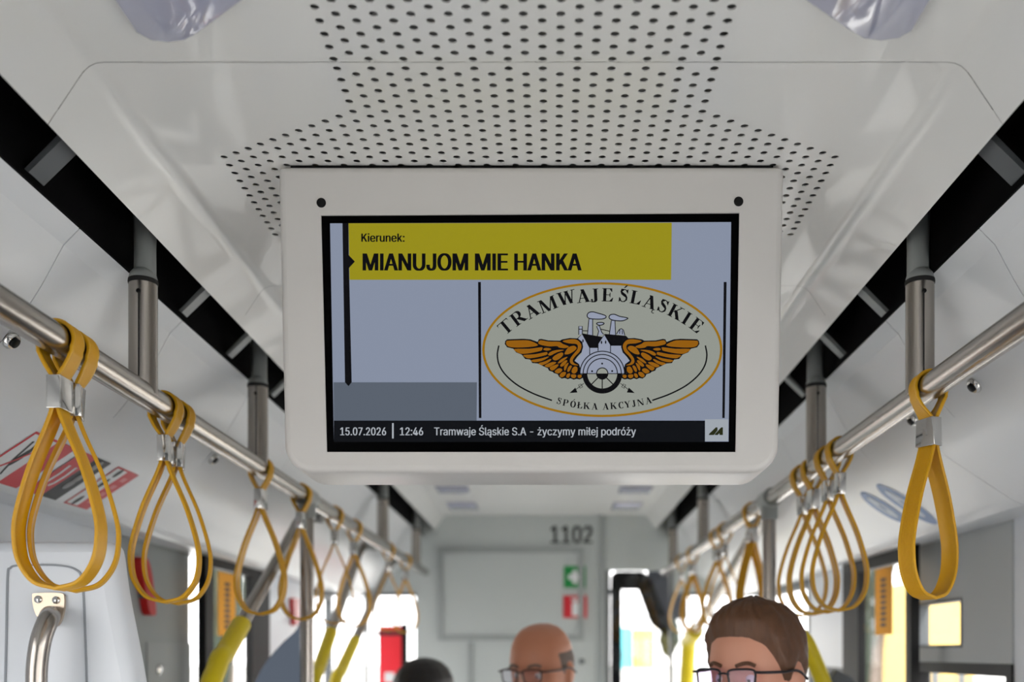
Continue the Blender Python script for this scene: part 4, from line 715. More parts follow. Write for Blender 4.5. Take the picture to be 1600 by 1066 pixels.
# ------------------------------------------------------------------ things
# ------------------------------------------------------------------ information display
YT, YB_ = 1.427, 1.464
P_TOP = Vector((0, YT, H0+0.70)); P_BOT = Vector((0, YB_, H0+0.257))
DV = (P_BOT-P_TOP).normalized()                       # down the face
DN = Vector((0, DV.z, -DV.y)).normalized()            # out of the face, to the viewer
if DN.y > 0: DN = -DN
def scr(x, y, lift=0.0):
    d = Vector(((x-CX)/F, 1, (CY-y)/F))
    t = (P_TOP-CAM).dot(DN)/d.dot(DN)
    return CAM + d*t + DN*lift
disp = thing('information_display', P_TOP, 'white ceiling-hung passenger information monitor showing a yellow destination banner and a winged emblem', 'monitor')
# outline of the shell in face coordinates
def face(u, v, lift=0.0):
    return Vector((u, P_TOP.y, P_TOP.z)) + DV*v + DN*lift
tl, br = scr(434, 262), scr(1217, 738)
UL = tl.x; UR = scr(1226, 262).x
VB = (br-face(0, 0)).dot(DV)
def outline(inset, rb=0.040, rt=0.008):
    l, r, t, b = UL+inset, UR-inset, 0.003+inset, VB-inset
    pts = []
    rb2 = max(rb-inset, 0.004); rt2 = max(rt-inset*0.5, 0.002)
    for cx, cy, rr, a0 in ((l+rb2, b-rb2, rb2, 180), (r-rb2, b-rb2, rb2, 270), (r-rt2, t+rt2, rt2, 0), (l+rt2, t+rt2, rt2, 90)):
        for k in range(9):
            a = math.radians(a0+k*90/8)
            pts.append((cx+rr*math.cos(a), cy-rr*math.sin(a)))
    return pts
def ring(pts, lift): return [face(u, v) + Vector((0, -lift, 0)) for u, v in pts]
mb = MB()
rings = [ring(outline(0.010), 0.0), ring(outline(0.0055), -0.0008), ring(outline(0.0025), -0.0030), ring(outline(0.0006), -0.007), ring(outline(0.0), -0.012), ring(outline(0.0), -0.112), ring(outline(0.003), -0.122), ring(outline(0.012), -0.128)]
n = len(rings[0])
vs = [p for r in rings for p in r]
fs = []
for j in range(len(rings)-1):
    fs += [(j*n+i, j*n+(i+1) % n, (j+1)*n+(i+1) % n, (j+1)*n+i) for i in range(n)]
mb.add(vs, fs, 0, True)
mb.flat(rings[-1])
# front with the opening for the glass
op = [scr(501.5, 336.5), scr(1155.5, 332.5), scr(1149.5, 706.5), scr(510.5, 706.5)]
tri = tessellate_polygon([rings[0], op])
allp = rings[0]+op
mb.add(allp, [tuple(t) for t in tri], 0)
opb = [p-DN*0.003 for p in op]
mb.add(op+opb, [(i, (i+1) % 4, 4+(i+1) % 4, 4+i) for i in range(4)])
mb.build('housing', M_HOUSE, disp, autosmooth=35)
# shadow-gap neck up to the ceiling
mb = MB()
mb.box((UL+0.017, P_TOP.y+0.006, ZC-0.010), (UR-0.015, P_TOP.y+0.095, ZC-0.0005))
mb.build('mounting_neck', M_BLACK, disp)
for x, y in ((502, 317), (1154, 315)):
    MB().lathe(scr(x, y), DN, [(0.0068, -0.004), (0.0068, 0.0006), (0.0055, 0.0012)], 20).build('screw_cap', M_BLACK, disp)
# the glass and what it shows
SE = 2**-S.view_settings.exposure      # the screen's own brightness, set against the exposure
def light(name, rgb, k=1.0):
    m = mat('screen_'+name, (4, 4, 4), 0.3, spec=0.03, emit=rgb, estr=k*SE, noisy=0.0)
    return m
M_SBLACK = mat('screen_glass', (3, 3, 4), 0.25, spec=0.03, noisy=0.02)
screen = MB().add(opb, [(0, 1, 2, 3)]).build('screen_panel', M_SBLACK, disp)
screen.matrix_basis = Matrix.Translation((0, 0, 0))
LV = 0.00019
C_BG = light('pale_blue', (134, 143, 162))
C_YE = light('yellow', (150, 141, 28))
C_GR = light('grey', (90, 98, 110))
C_FT = light('footer', (16, 18, 22))
C_TX = light('footer_text', (172, 177, 184))
C_BK = light('ink', (14, 14, 17))
C_EM = light('emblem_field', (146, 150, 142))
C_GO = light('gold', (150, 108, 20))
C_OR = light('orange', (146, 92, 18))
C_LI = light('lilac', (146, 153, 172))
def onscr(level):
    return lambda x, y: scr(x, y, -0.003+LV*level)
def sflat(name, pts, level, m):
    fn = onscr(level)
    return MB().flat([fn(x, y) for x, y in pts]).build(name, m, screen, recalc=False)
def face_viewer(o):
    return o
sflat('picture_area', [(515, 348), (1143, 346), (1139, 690), (521, 690)], 1, C_BG)
sflat('destination_banner', [(544, 348), (1050, 347), (1049, 436.5), (545.5, 436.5)], 2, C_YE)
sflat('route_line', [(534.5, 348), (544, 348), (544.4, 398), (554, 408), (544.8, 418), (549, 597), (544, 603), (538.5, 597)], 3, C_BK)
sflat('stop_box', [(520.5, 597), (745, 597), (744.5, 657), (521, 657)], 2, C_GR)
sflat('divider_line', [(746.8, 440), (751.2, 440), (752, 653), (748, 653)], 3, C_BK)
sflat('divider_line', [(1131.3, 440), (1135.8, 440), (1132.8, 653), (1129, 653)], 3, C_BK)
sflat('footer_bar', [(521, 657), (1102, 657), (1102, 690.5), (521, 690.5)], 2, C_FT)
sflat('logo_box', [(1102, 655), (1138.5, 655), (1138, 689), (1102, 689)], 3, light('box_white', (158, 165, 172)))
mb = MB(); fn = onscr(4)
z4 = lambda x, y: fn(760+x/3.333, 640+y/3.333)
mb.flat([z4(*p) for p in ((1159, 132), (1163, 124), (1196, 92), (1205, 92), (1205, 108), (1186, 132))])
mb.flat([z4(*p) for p in ((1190, 132), (1192, 126), (1224, 92), (1233, 92), (1233, 132), (1215, 132), (1215, 122), (1206, 132))])
mb.build('corner_logo', light('logo_ink', (40, 44, 22)), screen, recalc=False)
def stext(name, body, x0, x1, base, cap, m, level, bold=0.0):
    mb = MB()
    for d in ((0,) if not bold else (-bold, -bold*0.33, bold*0.33, bold)):      # struck several times for weight
        text_on(mb, body, x0+bold+d, x1-bold+d, base, cap, onscr(level))
    return mb.build(name, m, screen, recalc=False)
stext('heading_text', 'Kierunek:', 564, 632, 377, 12.8, C_BK, 4, 0.55)
stext('destination_text', 'MIANUJOM MIE HANKA', 566, 909, 422, 26.6, C_BK, 4, 1.45)
stext('date_text', '15.07.2026', 531, 603, 680, 12.2, C_TX, 4, 0.4)
sflat('footer_tick', [(612.2, 661), (614.8, 661), (614.8, 685), (612.2, 685)], 4, C_TX)
stext('time_text', '12:46', 624.5, 661, 680, 12.2, C_TX, 4, 0.4)
stext('message_text', 'Tramwaje Śląskie S.A - życzymy miłej podróży', 678, 994, 680, 12.2, C_TX, 4, 0.3)

# emblem: one drawing of several inks
em = MB()
EMM = [C_EM, C_GO, C_BK, C_OR, C_LI]
FIELD, GOLD, INK, ORANGE, LILAC = range(5)
def E_flat(pts, level, mi): 
    fn = onscr(level); em.flat([fn(*p) for p in pts], mi)
def E_stroke(pts, w, level, mi, closed=False):
    fn = onscr(level)
    n = len(pts); L, R = [], []
    for i, p in enumerate(pts):
        a = pts[(i-1) % n] if closed or i > 0 else pts[0]
        b = pts[(i+1) % n] if closed or i < n-1 else pts[-1]
        dx, dy = b[0]-a[0], b[1]-a[1]
        d = math.hypot(dx, dy) or 1
        ww = w(i/(n-1)) if callable(w) else w
        L.append((p[0]-dy/d*ww/2, p[1]+dx/d*ww/2)); R.append((p[0]+dy/d*ww/2, p[1]-dx/d*ww/2))
    vs = [fn(*p) for p in L+R]
    em.add(vs, [(i, (i+1) % n, n+(i+1) % n, n+i) for i in range(n if closed else n-1)], mi)
def E_disc(c, rx, ry, level, mi, a0=0, a1=360, k=48):
    E_flat([(c[0]+rx*math.cos(math.radians(a0+(a1-a0)*i/k)), c[1]-ry*math.sin(math.radians(a0+(a1-a0)*i/k))) for i in range(k if a1-a0 == 360 else k+1)], level, mi)
def arc(c, rx, ry, a0, a1, k=40):
    return [(c[0]+rx*math.cos(math.radians(a0+(a1-a0)*i/k)), c[1]-ry*math.sin(math.radians(a0+(a1-a0)*i/k))) for i in range(k+1)]
def curve2(pts, n=6, closed=False):
    return [(p.x, p.y) for p in smooth_path([(a, b, 0) for a, b in pts], n, closed)]
zE = lambda x, y: (740+x/4, 430+y/4)
zF = lambda x, y: (860+x/7.106, 475+y/7.106)
zW = lambda x, y: (780+x/10.657, 510+y/10.657)
XM = 940.9
mir = lambda p: (2*XM-p[0], p[1])
EC = zE(805, 464)
E_disc(EC, 188, 105.5, 3, GOLD, k=96)
E_disc(EC, 184.2, 102.0, 4, FIELD, k=96)
for f in (lambda p: p, mir):
    E_stroke([f(zE(*p)) for p in curve2([(157, 438), (148, 500), (162, 565), (205, 628), (280, 690), (380, 742), (490, 782)])], 2.3, 5, INK)
WING = [(100,240),(130,212),(400,203),(520,213),(640,255),(660,212),(700,205),(820,230),(1010,235),(1050,213),(1180,190),(1310,197),(1385,255),(1398,340),(1372,430),(1300,505),(1255,570),(1330,625),(1352,700),(1345,790),(1400,800),(1388,860),(1340,882),(1290,872),(1240,885),(1185,862),(1140,878),(1095,858),(1040,868),(995,835),(975,795),(910,775),(890,755),(830,735),(810,695),(730,660),(640,615),(550,608),(515,550),(430,540),(385,480),(370,465),(280,430),(235,370),(130,345),(92,290)]
FEATH = [
 [(120,250),(150,235),(400,228),(520,240),(645,303),(560,335),(300,350),(160,335),(115,290)],
 [(250,374),(500,370),(705,345),(715,375),(690,405),(500,445),(380,455),(300,430)],
 [(405,475),(600,460),(780,425),(800,440),(790,470),(640,510),(500,530),(440,515)],
 [(535,560),(700,530),(810,500),(820,512),(740,560),(640,590),(560,590)],
 [(655,610),(760,580),(850,540),(862,560),(800,610),(720,645),(690,640)],
 [(755,655),(830,610),(900,590),(950,600),(900,640),(820,680)],
 [(840,690),(900,650),(975,630),(985,650),(940,700),(880,735)],
 [(925,745),(980,700),(1030,700),(1050,730),(1000,778),(950,775)],
 [(1008,805),(1050,762),(1108,760),(1100,810),(1050,846),(1015,835)],
 [(1120,815),(1140,787),(1178,782),(1178,820),(1150,855),(1120,845)],
 [(1200,800),(1270,802),(1283,830),(1250,862),(1203,845)],
 [(1310,810),(1360,805),(1375,830),(1345,860),(1312,848)],
 [(650,265),(690,228),(820,250),(1000,255),(1060,290),(1160,332),(1100,360),(1000,350),(960,325),(830,330),(680,300)],
 [(1060,250),(1090,228),(1200,210),(1290,220),(1350,270),(1370,335),(1340,420),(1270,490),(1225,560),(1250,612),(1320,645),(1230,640),(1180,600),(1185,530),(1240,455),(1298,385),(1310,330),(1280,290),(1160,280)],
 [(1090,445),(1150,350),(1240,320),(1288,350),(1270,390),(1180,450),(1110,465)],
 [(735,385),(760,358),(830,360),(865,380),(800,402)],
 [(815,460),(880,410),(990,388),(1080,393),(960,430),(850,485)],
 [(885,530),(930,480),(1020,435),(1060,440),(1060,480),(1000,540),(930,565)],
 [(980,600),(1040,540),(1125,505),(1130,520),(1060,580),(990,615)],
 [(1015,650),(1050,600),(1110,560),(1135,575),(1090,640),(1040,670)],
 [(1080,720),(1085,660),(1120,620),(1155,605),(1140,650),(1100,733)],
 [(1135,745),(1145,690),(1180,650),(1210,660),(1190,710),(1160,753)],
 [(1205,745),(1225,690),(1260,665),(1300,680),(1300,740),(1260,782),(1220,775)]]
BODY = [(300,385),(355,335),(440,470),(600,340),(690,440),(800,460),(800,500),(835,570),(888,640),(830,695),(330,695),(265,640),(345,555),(360,470)]
E_flat([zF(*p) for p in BODY], 5, LILAC)
for f in (lambda p: p, mir):
    E_flat([f(zW(*p)) for p in WING], 6, INK)
    for q in FEATH:
        E_flat([f(zW(*p)) for p in curve2(q, 3, True)], 7, ORANGE)
# chimneys, smoke, roofs
for q in ([(412,335),(428,165),(470,165),(470,345)], [(655,335),(678,180),(718,185),(725,342)], [(315,340),(315,245),(355,245),(355,330)],
          [(522,355),(537,300),(513,245),(545,240),(570,310),(592,335)], [(735,332),(758,292),(775,275),(790,272),(812,288),(828,348)]):
    E_flat([zF(*p) for p in q], 5, LILAC)
    E_stroke([zF(*p) for p in q], 1.35, 6, INK)
for q in ([(408,130),(425,95),(470,85),(530,100),(608,125),(615,150),(560,166),(440,160)], [(653,150),(665,120),(710,112),(770,135),(855,152),(850,166),(790,186),(690,176)], [(513,217),(530,205),(570,203),(597,212),(580,228),(540,233)]):
    c = [zF(*p) for p in curve2(q, 5, True)]
    E_flat(c, 6, LILAC); E_stroke(c, 1.5, 7, INK, True)
for q in ([(355,295),(415,297)], [(562,278),(655,300)], [(316,278),(355,278)], [(772,285),(768,330)], [(797,290),(800,335)],
          [(300,385),(353,328),(436,482),(437,560)], [(530,520),(530,440),(600,338),(668,452),(668,535)], [(437,482),(530,482)]):
    E_stroke([zF(*p) for p in q], 1.3, 8, INK)
E_flat([zF(*p) for p in [(352,324),(578,365),(532,440),(532,482),(436,482)]], 8, INK)
E_flat([zF(*p) for p in [(600,330),(840,352),(872,385),(820,402),(800,462),(670,462)]], 8, INK)
E_flat([zF(*p) for p in [(600,345),(660,450),(660,530),(538,525),(538,445)]], 9, LILAC)
for c in ((362,408),(568,425),(614,423)):
    E_disc(zF(*c), 1.1, 2.6, 10, INK, k=16)
# wheel
WC = zF(576, 772); s7 = 7.106
E_disc(WC, 250/s7, 250/s7, 9, LILAC, 0, 180)
E_disc(WC, 222/s7, 222/s7, 9, INK, 180, 360)
E_disc(WC, 166/s7, 166/s7, 10, FIELD, 180, 360)
for r in (248, 212, 168):
    E_stroke(arc(WC, r/s7, r/s7, 0, 180), 1.5, 10, INK)
E_stroke([zF(326, 773), zF(826, 773)], 1.2, 11, INK)
for a in (225, 270, 315):
    E_stroke([(WC[0]+60/s7*math.cos(math.radians(a)), WC[1]-60/s7*math.sin(math.radians(a))), (WC[0]+170/s7*math.cos(math.radians(a)), WC[1]-170/s7*math.sin(math.radians(a)))], 1.6, 11, INK)
E_disc(WC, 68/s7, 68/s7, 12, INK)
E_disc(WC, 57/s7, 57/s7, 13, FIELD, 0, 180)
for c in ((575,662),(463,747),(686,745)):
    E_disc(zF(*c), 1.5, 1.5, 12, INK, k=16)
for f in (lambda p: p, mir):
    E_stroke([f(zF(372, 880)), f(zF(285, 948))], 0.9, 8, INK)
    E_stroke([f(zF(*p)) for p in ((312,898),(340,888),(358,920),(330,935))], 1.0, 9, INK, True)
    E_flat([f(zF(*p)) for p in ((212,988),(278,928),(300,982))], 9, INK)

# bold serif capitals drawn as strokes on a unit cap height (origin at the foot, centred)
def nib(pts, W=0.20, T=0.055):
    return ('n', pts, W, T)
def glyph(ch):
    W, T, SF = 0.20, 0.055, 0.05
    V = lambda x, y0=0, y1=1, w=W: [(x-w/2, y0), (x+w/2, y0), (x+w/2, y1), (x-w/2, y1)]
    Hs = lambda x0, x1, y, h=SF: [(x0, y), (x1, y), (x1, y+h), (x0, y+h)]
    D = lambda x0, y0, x1, y1, w: [(x0-w/2, y0), (x0+w/2, y0), (x1+w/2, y1), (x1-w/2, y1)]
    tb = lambda x, s=1: [(x, 1), (x+0.04*s, 1), (x+0.06*s, 0.74), (x+0.03*s, 0.74), (x-0.0*s, 0.88)]
    P = []; N = []
    C = lambda cx, cy, rx, ry, a0, a1, k=28: [(cx+rx*math.cos(math.radians(a0+(a1-a0)*i/k)), cy+ry*math.sin(math.radians(a0+(a1-a0)*i/k))) for i in range(k+1)]
    base = ch
    acc = {'Ś': 'S', 'Ó': 'O', 'Ą': 'A', 'Ł': 'L'}
    if ch in acc: base = acc[ch]
    if base == 'T':
        P = [V(0), Hs(-0.18, 0.18, 0), Hs(-0.40, 0.40, 0.945, 0.055), [(-0.40, 1), (-0.36, 1), (-0.30, 0.94), (-0.36, 0.90), (-0.40, 0.74)], [(0.40, 1), (0.36, 1), (0.30, 0.94), (0.36, 0.90), (0.40, 0.74)]]
    elif base in 'RP':
        P = [V(-0.22), Hs(-0.40, -0.04, 0), Hs(-0.40, 0.05, 0.95), Hs(-0.15, 0.06, 0.46)]
        N = [[(0.0, 0.972)] + C(0.03, 0.73, 0.20, 0.243, 90, -90) + [(0.0, 0.487)]]
        if base == 'R': P += [D(0.33, 0, 0.02, 0.48, 0.24), Hs(0.20, 0.50, 0)]
    elif base == 'A':
        P = [D(-0.30, 0, 0.0, 1.0, 0.07), D(0.26, 0, -0.02, 1.0, 0.22), Hs(-0.22, 0.16, 0.30), Hs(-0.43, -0.16, 0), Hs(0.08, 0.46, 0)]
    elif base == 'M':
        P = [V(-0.42, w=0.07), V(0.40, w=0.20), D(-0.02, 0, -0.38, 1, 0.20), D(0.0, 0, 0.36, 1, 0.07), Hs(-0.56, -0.28, 0), Hs(0.22, 0.58, 0), Hs(-0.56, -0.30, 0.95), Hs(0.34, 0.58, 0.95)]
    elif base == 'W':
        P = [D(-0.22, 0, -0.42, 1, 0.20), D(-0.20, 0, 0.0, 1, 0.07), D(0.22, 0, 0.02, 1, 0.20), D(0.24, 0, 0.44, 1, 0.07), Hs(-0.60, -0.25, 0.95), Hs(-0.12, 0.18, 0.95), Hs(0.32, 0.60, 0.95)]
    elif base == 'J':
        P = [V(0.06, 0.15, 1), Hs(-0.12, 0.24, 0.95), [(0.16, 0.16), (-0.04, 0.16), (-0.06, 0.06), (-0.10, 0.0), (0.02, 0.0), (0.11, 0.05)]]
        N = [C(-0.08, 0.16, 0.14, 0.16, 0, -150)]
        P.append(C(-0.19, 0.16, 0.07, 0.07, 0, 340, 14)[:-1])
    elif base == 'E':
        P = [V(-0.18), Hs(-0.36, 0.30, 0), Hs(-0.36, 0.28, 0.95), Hs(-0.10, 0.14, 0.48), [(0.14, 0.34), (0.18, 0.34), (0.18, 0.68), (0.14, 0.68), (0.10, 0.51)], [(0.28, 1), (0.29, 0.74), (0.25, 0.74), (0.12, 0.95)], [(0.30, 0), (0.36, 0.30), (0.32, 0.30), (0.12, 0.05)]]
    elif base == 'S':
        N = [[(0.20, 0.78), (0.15, 0.90), (0.02, 0.972), (-0.14, 0.92), (-0.19, 0.78), (-0.10, 0.64), (0.06, 0.52), (0.18, 0.38), (0.18, 0.20), (0.06, 0.05), (-0.08, 0.03), (-0.20, 0.12), (-0.25, 0.28)]]
        P = [[(0.20, 0.68), (0.245, 0.68), (0.245, 1.0), (0.21, 1.0), (0.15, 0.90)], [(-0.29, 0.0), (-0.255, 0.0), (-0.20, 0.10), (-0.24, 0.34), (-0.29, 0.34)]]
    elif base == 'L':
        P = [V(-0.16), Hs(-0.34, 0.30, 0), Hs(-0.34, 0.02, 0.95), [(0.30, 0), (0.36, 0.34), (0.32, 0.34), (0.10, 0.05)]]
    elif base == 'K':
        P = [V(-0.24), Hs(-0.42, -0.06, 0), Hs(-0.42, -0.06, 0.95), D(-0.12, 0.42, 0.26, 0.97, 0.08), D(0.32, 0, -0.02, 0.60, 0.24), Hs(0.14, 0.52, 0), Hs(0.10, 0.44, 0.95)]
    elif base == 'I':
        P = [V(0), Hs(-0.18, 0.18, 0), Hs(-0.18, 0.18, 0.95)]
    elif base == 'O':
        N = [C(0, 0.5, 0.28, 0.475, 0, 360, 40)]
    elif base == 'C':
        N = [C(0.05, 0.5, 0.30, 0.475, 45, 315, 40)]
        P = [[(0.24, 0.66), (0.29, 0.66), (0.29, 1.0), (0.25, 1.0), (0.20, 0.86)]]
    elif base == 'Y':
        P = [V(0, 0, 0.48), D(0, 0.42, -0.28, 1, 0.22), D(0.03, 0.42, 0.28, 1, 0.07), Hs(-0.16, 0.18, 0), Hs(-0.46, -0.12, 0.95), Hs(0.14, 0.44, 0.95)]
    elif base == 'N':
        P = [V(-0.32, w=0.07), V(0.32, w=0.07), D(0.26, 0, -0.28, 1, 0.22), Hs(-0.46, -0.20, 0), Hs(-0.46, -0.22, 0.95), Hs(0.18, 0.46, 0.95)]
    if ch in 'ŚÓ': P.append([(-0.06, 1.08), (0.02, 1.08), (0.20, 1.30), (0.08, 1.30)])
    if ch == 'Ą': N.append([(0.36, 0.02), (0.28, -0.10), (0.28, -0.20), (0.36, -0.25), (0.44, -0.22)])
    if ch == 'Ł': P.append([(-0.36, 0.34), (0.10, 0.62), (0.10, 0.72), (-0.36, 0.44)])
    for line in N:
        n = len(line); L, R = [], []
        for i, p in enumerate(line):
            a = line[max(i-1, 0)]; b = line[min(i+1, n-1)]
            if ch in 'OÓ' and i in (0, n-1): a, b = line[n-2], line[1]
            dx, dy = b[0]-a[0], b[1]-a[1]; d = math.hypot(dx, dy) or 1
            vert = abs(dy)/d
            if base == 'S': vert = 1-vert*0 if abs(dx)/d > 0.45 and 2 < i < n-4 else vert*0.6
            ww = T+(W-T)*vert**1.5 if ch != 'Ą' else 0.06
            L.append((p[0]-dy/d*ww/2, p[1]+dx/d*ww/2)); R.append((p[0]+dy/d*ww/2, p[1]-dx/d*ww/2))
        for i in range(n-1):
            P.append([L[i], L[i+1], R[i+1], R[i]])
    return P
def place_letter(ch, c, cap, rot, wid=1.0, level=8):
    ca, sa = math.cos(math.radians(rot)), math.sin(math.radians(rot))
    for poly in glyph(ch):
        pts = []
        for x, y in poly:
            X, Y = x*cap*wid, -(y-0.5)*cap
            pts.append((c[0]+X*ca-Y*sa, c[1]+X*sa+Y*ca))
        E_flat(pts, level, INK)
for ch, x, y, r in (('T',200,322,-40),('R',276,266,-37),('A',362,222,-31),('M',463,182,-22),('W',582,139,-14),('A',684,128,-7),('J',757,124,-3),('E',838,122,2),('Ś',940,126,7),('L',1015,138,11),('Ą',1103,166,17),('S',1187,192,22),('K',1264,228,28),('I',1332,268,32),('E',1396,312,37)):
    place_letter(ch, zE(x, y), 20.6, r, 1.2)
for ch, x, y, r in (('S',536,786,13),('P',577,797,11),('Ó',622,806,8),('Ł',664,812,5),('K',706,816,3),('A',757,820,1),('A',826,820,-1),('K',874,816,-3),('C',922,812,-6),('Y',962,807,-8),('J',1002,801,-11),('N',1044,794,-13),('A',1093,783,-15)):
    place_letter(ch, zE(x, y), 10.2, r, 1.14)
em.build('company_emblem', EMM, screen, recalc=False)

# ------------------------------------------------------------------ handrails, hangers, posts
RX, RZ = 0.607, H0+0.402
for sx, nm in ((-1, 'left'), (1, 'right')):
    mb = MB().tube([(sx*RX, -1.6, RZ), (sx*RX, 5.05, RZ)], 0.0200, 32)
    tag(mb.build('handrail', M_STEEL), 'long brushed steel handrail running along the %s side of the aisle' % nm, 'handrail')
def hanger(sx, Y, label):
    t = thing('hanging_pole', (sx*RX, Y, RZ), label, 'pole', 'hanging poles of the handrails')
    zc = H0+0.574
    mb = MB().tube([(sx*RX, Y, RZ+0.0), (sx*RX, Y, zc)], 0.0215, 32)
    mb.build('tube', M_STEELV, t)
    MB().lathe((sx*RX, Y, zc), (0, 0, 1), [(0.0222, -0.001), (0.0226, 0.002), (0.0222, 0.006)], 32).build('ring', M_RUB, t)
    mb = MB().lathe((sx*RX, Y, zc+0.006), (0, 0, 1), [(0.0215, 0), (0.0213, 0.003), (0.019, 0.010), (0.014, 0.016), (0.006, 0.019)], 32)
    # flat tapering neck up into the slot, set to the aisle side
    path = [(sx*(RX-0.003), Y, zc+0.006), (sx*(RX-0.003), Y, zc+0.05), (sx*(RX-0.003), Y, zc+0.13)]
    secs = []
    for k, (p, a, b) in enumerate(zip(path, (0.0172, 0.0168, 0.0185), (0.012, 0.012, 0.014))):
        secs += [Vector(p)+Vector((a*math.cos(q), b*math.sin(q), 0)) for q in [2*math.pi*i/24 for i in range(24)]]
    mb.add(secs, [(j*24+i, j*24+(i+1) % 24, (j+1)*24+(i+1) % 24, (j+1)*24+i) for j in range(2) for i in range(24)], 0, True)
    mb.build('ceiling_bracket', M_CAP, t)
    mb = MB()
    u = sx*RX-0.0215*0.12*1; 
    mb.box((sx*RX-0.001+0.002*(-sx), Y-0.0222, RZ+0.02), (sx*RX+0.001+0.002*(-sx), Y-0.0205, zc-0.022))
    mb.build('seam_slot', M_RUB, t)
    MB().lathe((sx*RX-0.0015*sx, Y-0.0205, zc-0.018), (0, -1, 0), [(0.0036, 0), (0.0036, 0.0022), (0.0022, 0.003)], 12).build('set_screw', M_BLACK, t)
    return t
for k, (Y, where) in enumerate(((1.556, 'nearest the camera'), (2.165, 'second from the camera'), (3.77, 'third from the camera'), (4.70, 'farthest, by the cab partition'))):
    for sx, nm in ((-1, 'left'), (1, 'right')):
        hanger(sx, Y, 'short steel hanging pole between slot and %s handrail, %s' % (nm, where))
def post(sx, Y, label):
    t = thing('floor_post', (sx*RX, Y, 0), label, 'post', 'floor posts of the handrails')
    MB().tube([(sx*RX, Y, 0), (sx*RX, Y, RZ-0.02)], 0.0175, 24).build('tube', M_STEELV, t)
    mb = MB().tube([(sx*RX, Y-0.045, RZ), (sx*RX, Y+0.045, RZ)], 0.0255, 24)
    mb.tube([(sx*RX, Y, RZ-0.055), (sx*RX, Y, RZ)], 0.0225, 24)
    mb.build('tee_joint', M_CAP, t)
    MB().lathe((sx*RX, Y, 0), (0, 0, 1), [(0.045, 0), (0.045, 0.008), (0.02, 0.014)], 24).build('foot_plate', M_STEEL, t)
post(-1, 2.60, 'steel floor-to-rail post on the left, below the monitor\'s left corner')
post(1, 2.63, 'steel floor-to-rail post on the right, behind the head of the brown-haired man')
def stay(sx, pts, sleeve, label, r=0.0165, rs=0.022, jr=0.023):
    """slanting stanchion in the plane of the rail with a yellow grip on its lower run; pts: (Y, z above camera)"""
    x = sx*0.685
    k = (0.685-sx*CAM.x)/(RX-sx*CAM.x)
    P = [Vector((x, y*k, H0+z*k)) for y, z in pts[:-1]]+[Vector((x, pts[-1][0]*k, 0))]
    sleeve = (sleeve[0]*k, sleeve[1]*k)
    P[0] = Vector((sx*(RX+0.034), P[0].y, P[0].z)); P.insert(1, Vector((sx*(RX+0.062), P[0].y, P[0].z)))
    t = thing('slanting_stanchion', P[-1], label, 'stanchion')
    low = P[-1]
    d = (P[-1]-P[-2]).normalized()
    path = smooth_path(P, 6)
    MB().tube(path, r, 20).build('tube', M_STEELV, t)
    # grip: the part of the path between the two heights
    g = [p for p in path if sleeve[1] <= p.z-H0 <= sleeve[0]]
    a = g[0] if g else P[-2]
    MB().tube(g, rs, 20).build('grip', M_SLV, t)
    MB().tube([P[0]+Vector((-sx*0.012, 0, 0)), P[0]+Vector((sx*0.03, 0, 0))], jr, 20).build('clamp', M_CAP, t)
def run(y0, z0, y1, z1, yb):
    pts = [(y0+(y1-y0)*i/14, z0+(z1-z0)*i/14) for i in range(15)]
    s = 1 if y1 > y0 else -1
    pts += [(y1+s*0.06, z1-0.12), (yb, -0.7), (yb, -H0)]
    return pts
stay(-1, run(2.56, 0.35, 1.90, -0.03, 1.82), (0.056, -0.5), 'slanting steel stanchion with yellow grip on the left, nearest of its side')
stay(-1, run(3.35, 0.36, 2.68, -0.08, 2.66), (0.06, -0.5), 'slanting stanchion with slim yellow grip on the left, the middle one against the bright windows', rs=0.0205)
stay(-1, run(4.00, 0.37, 2.95, -0.09, 2.90), (0.04, -0.5), 'slanting stanchion with slim yellow grip on the left, nearest the red poster', rs=0.0205)
stay(1, run(2.70, 0.36, 4.15, 0.04, 4.42), (0.085, -0.6), 'slanting steel stanchion with a wide yellow grip on the right, left of the brown-haired man', r=0.0205, rs=0.036, jr=0.027)

# brackets across the slots
for sx, nm in ((-1, 'left'), (1, 'right')):
    for k, (Y, w) in enumerate(((1.275, 0.030), (1.79, 0.018), (2.045, 0.018), (2.36, 0.018), (2.95, 0.018), (3.4, 0.018))):
        wh = ('nearest the camera', 'second from the camera', 'third from the camera', 'fourth from the camera', 'fifth from the camera', 'farthest from the camera')[k]
        w += 0.008
        mb = MB().prism([(sx*0.570, Y-w/2, H0+0.662), (sx*0.6285, Y-w/2, H0+0.605), (sx*0.636, Y-w/2, H0+0.607), (sx*0.572, Y-w/2, H0+0.672)], (0, w, 0))
        tag(mb.build('slot_bracket', M_GREYD if k == 0 else M_CAP), 'grey cross bracket inside the black %s ceiling slot, %s' % (nm, wh), 'bracket', 'brackets inside the ceiling slots')  # nearest bracket gets a darker material to stand for its weaker light

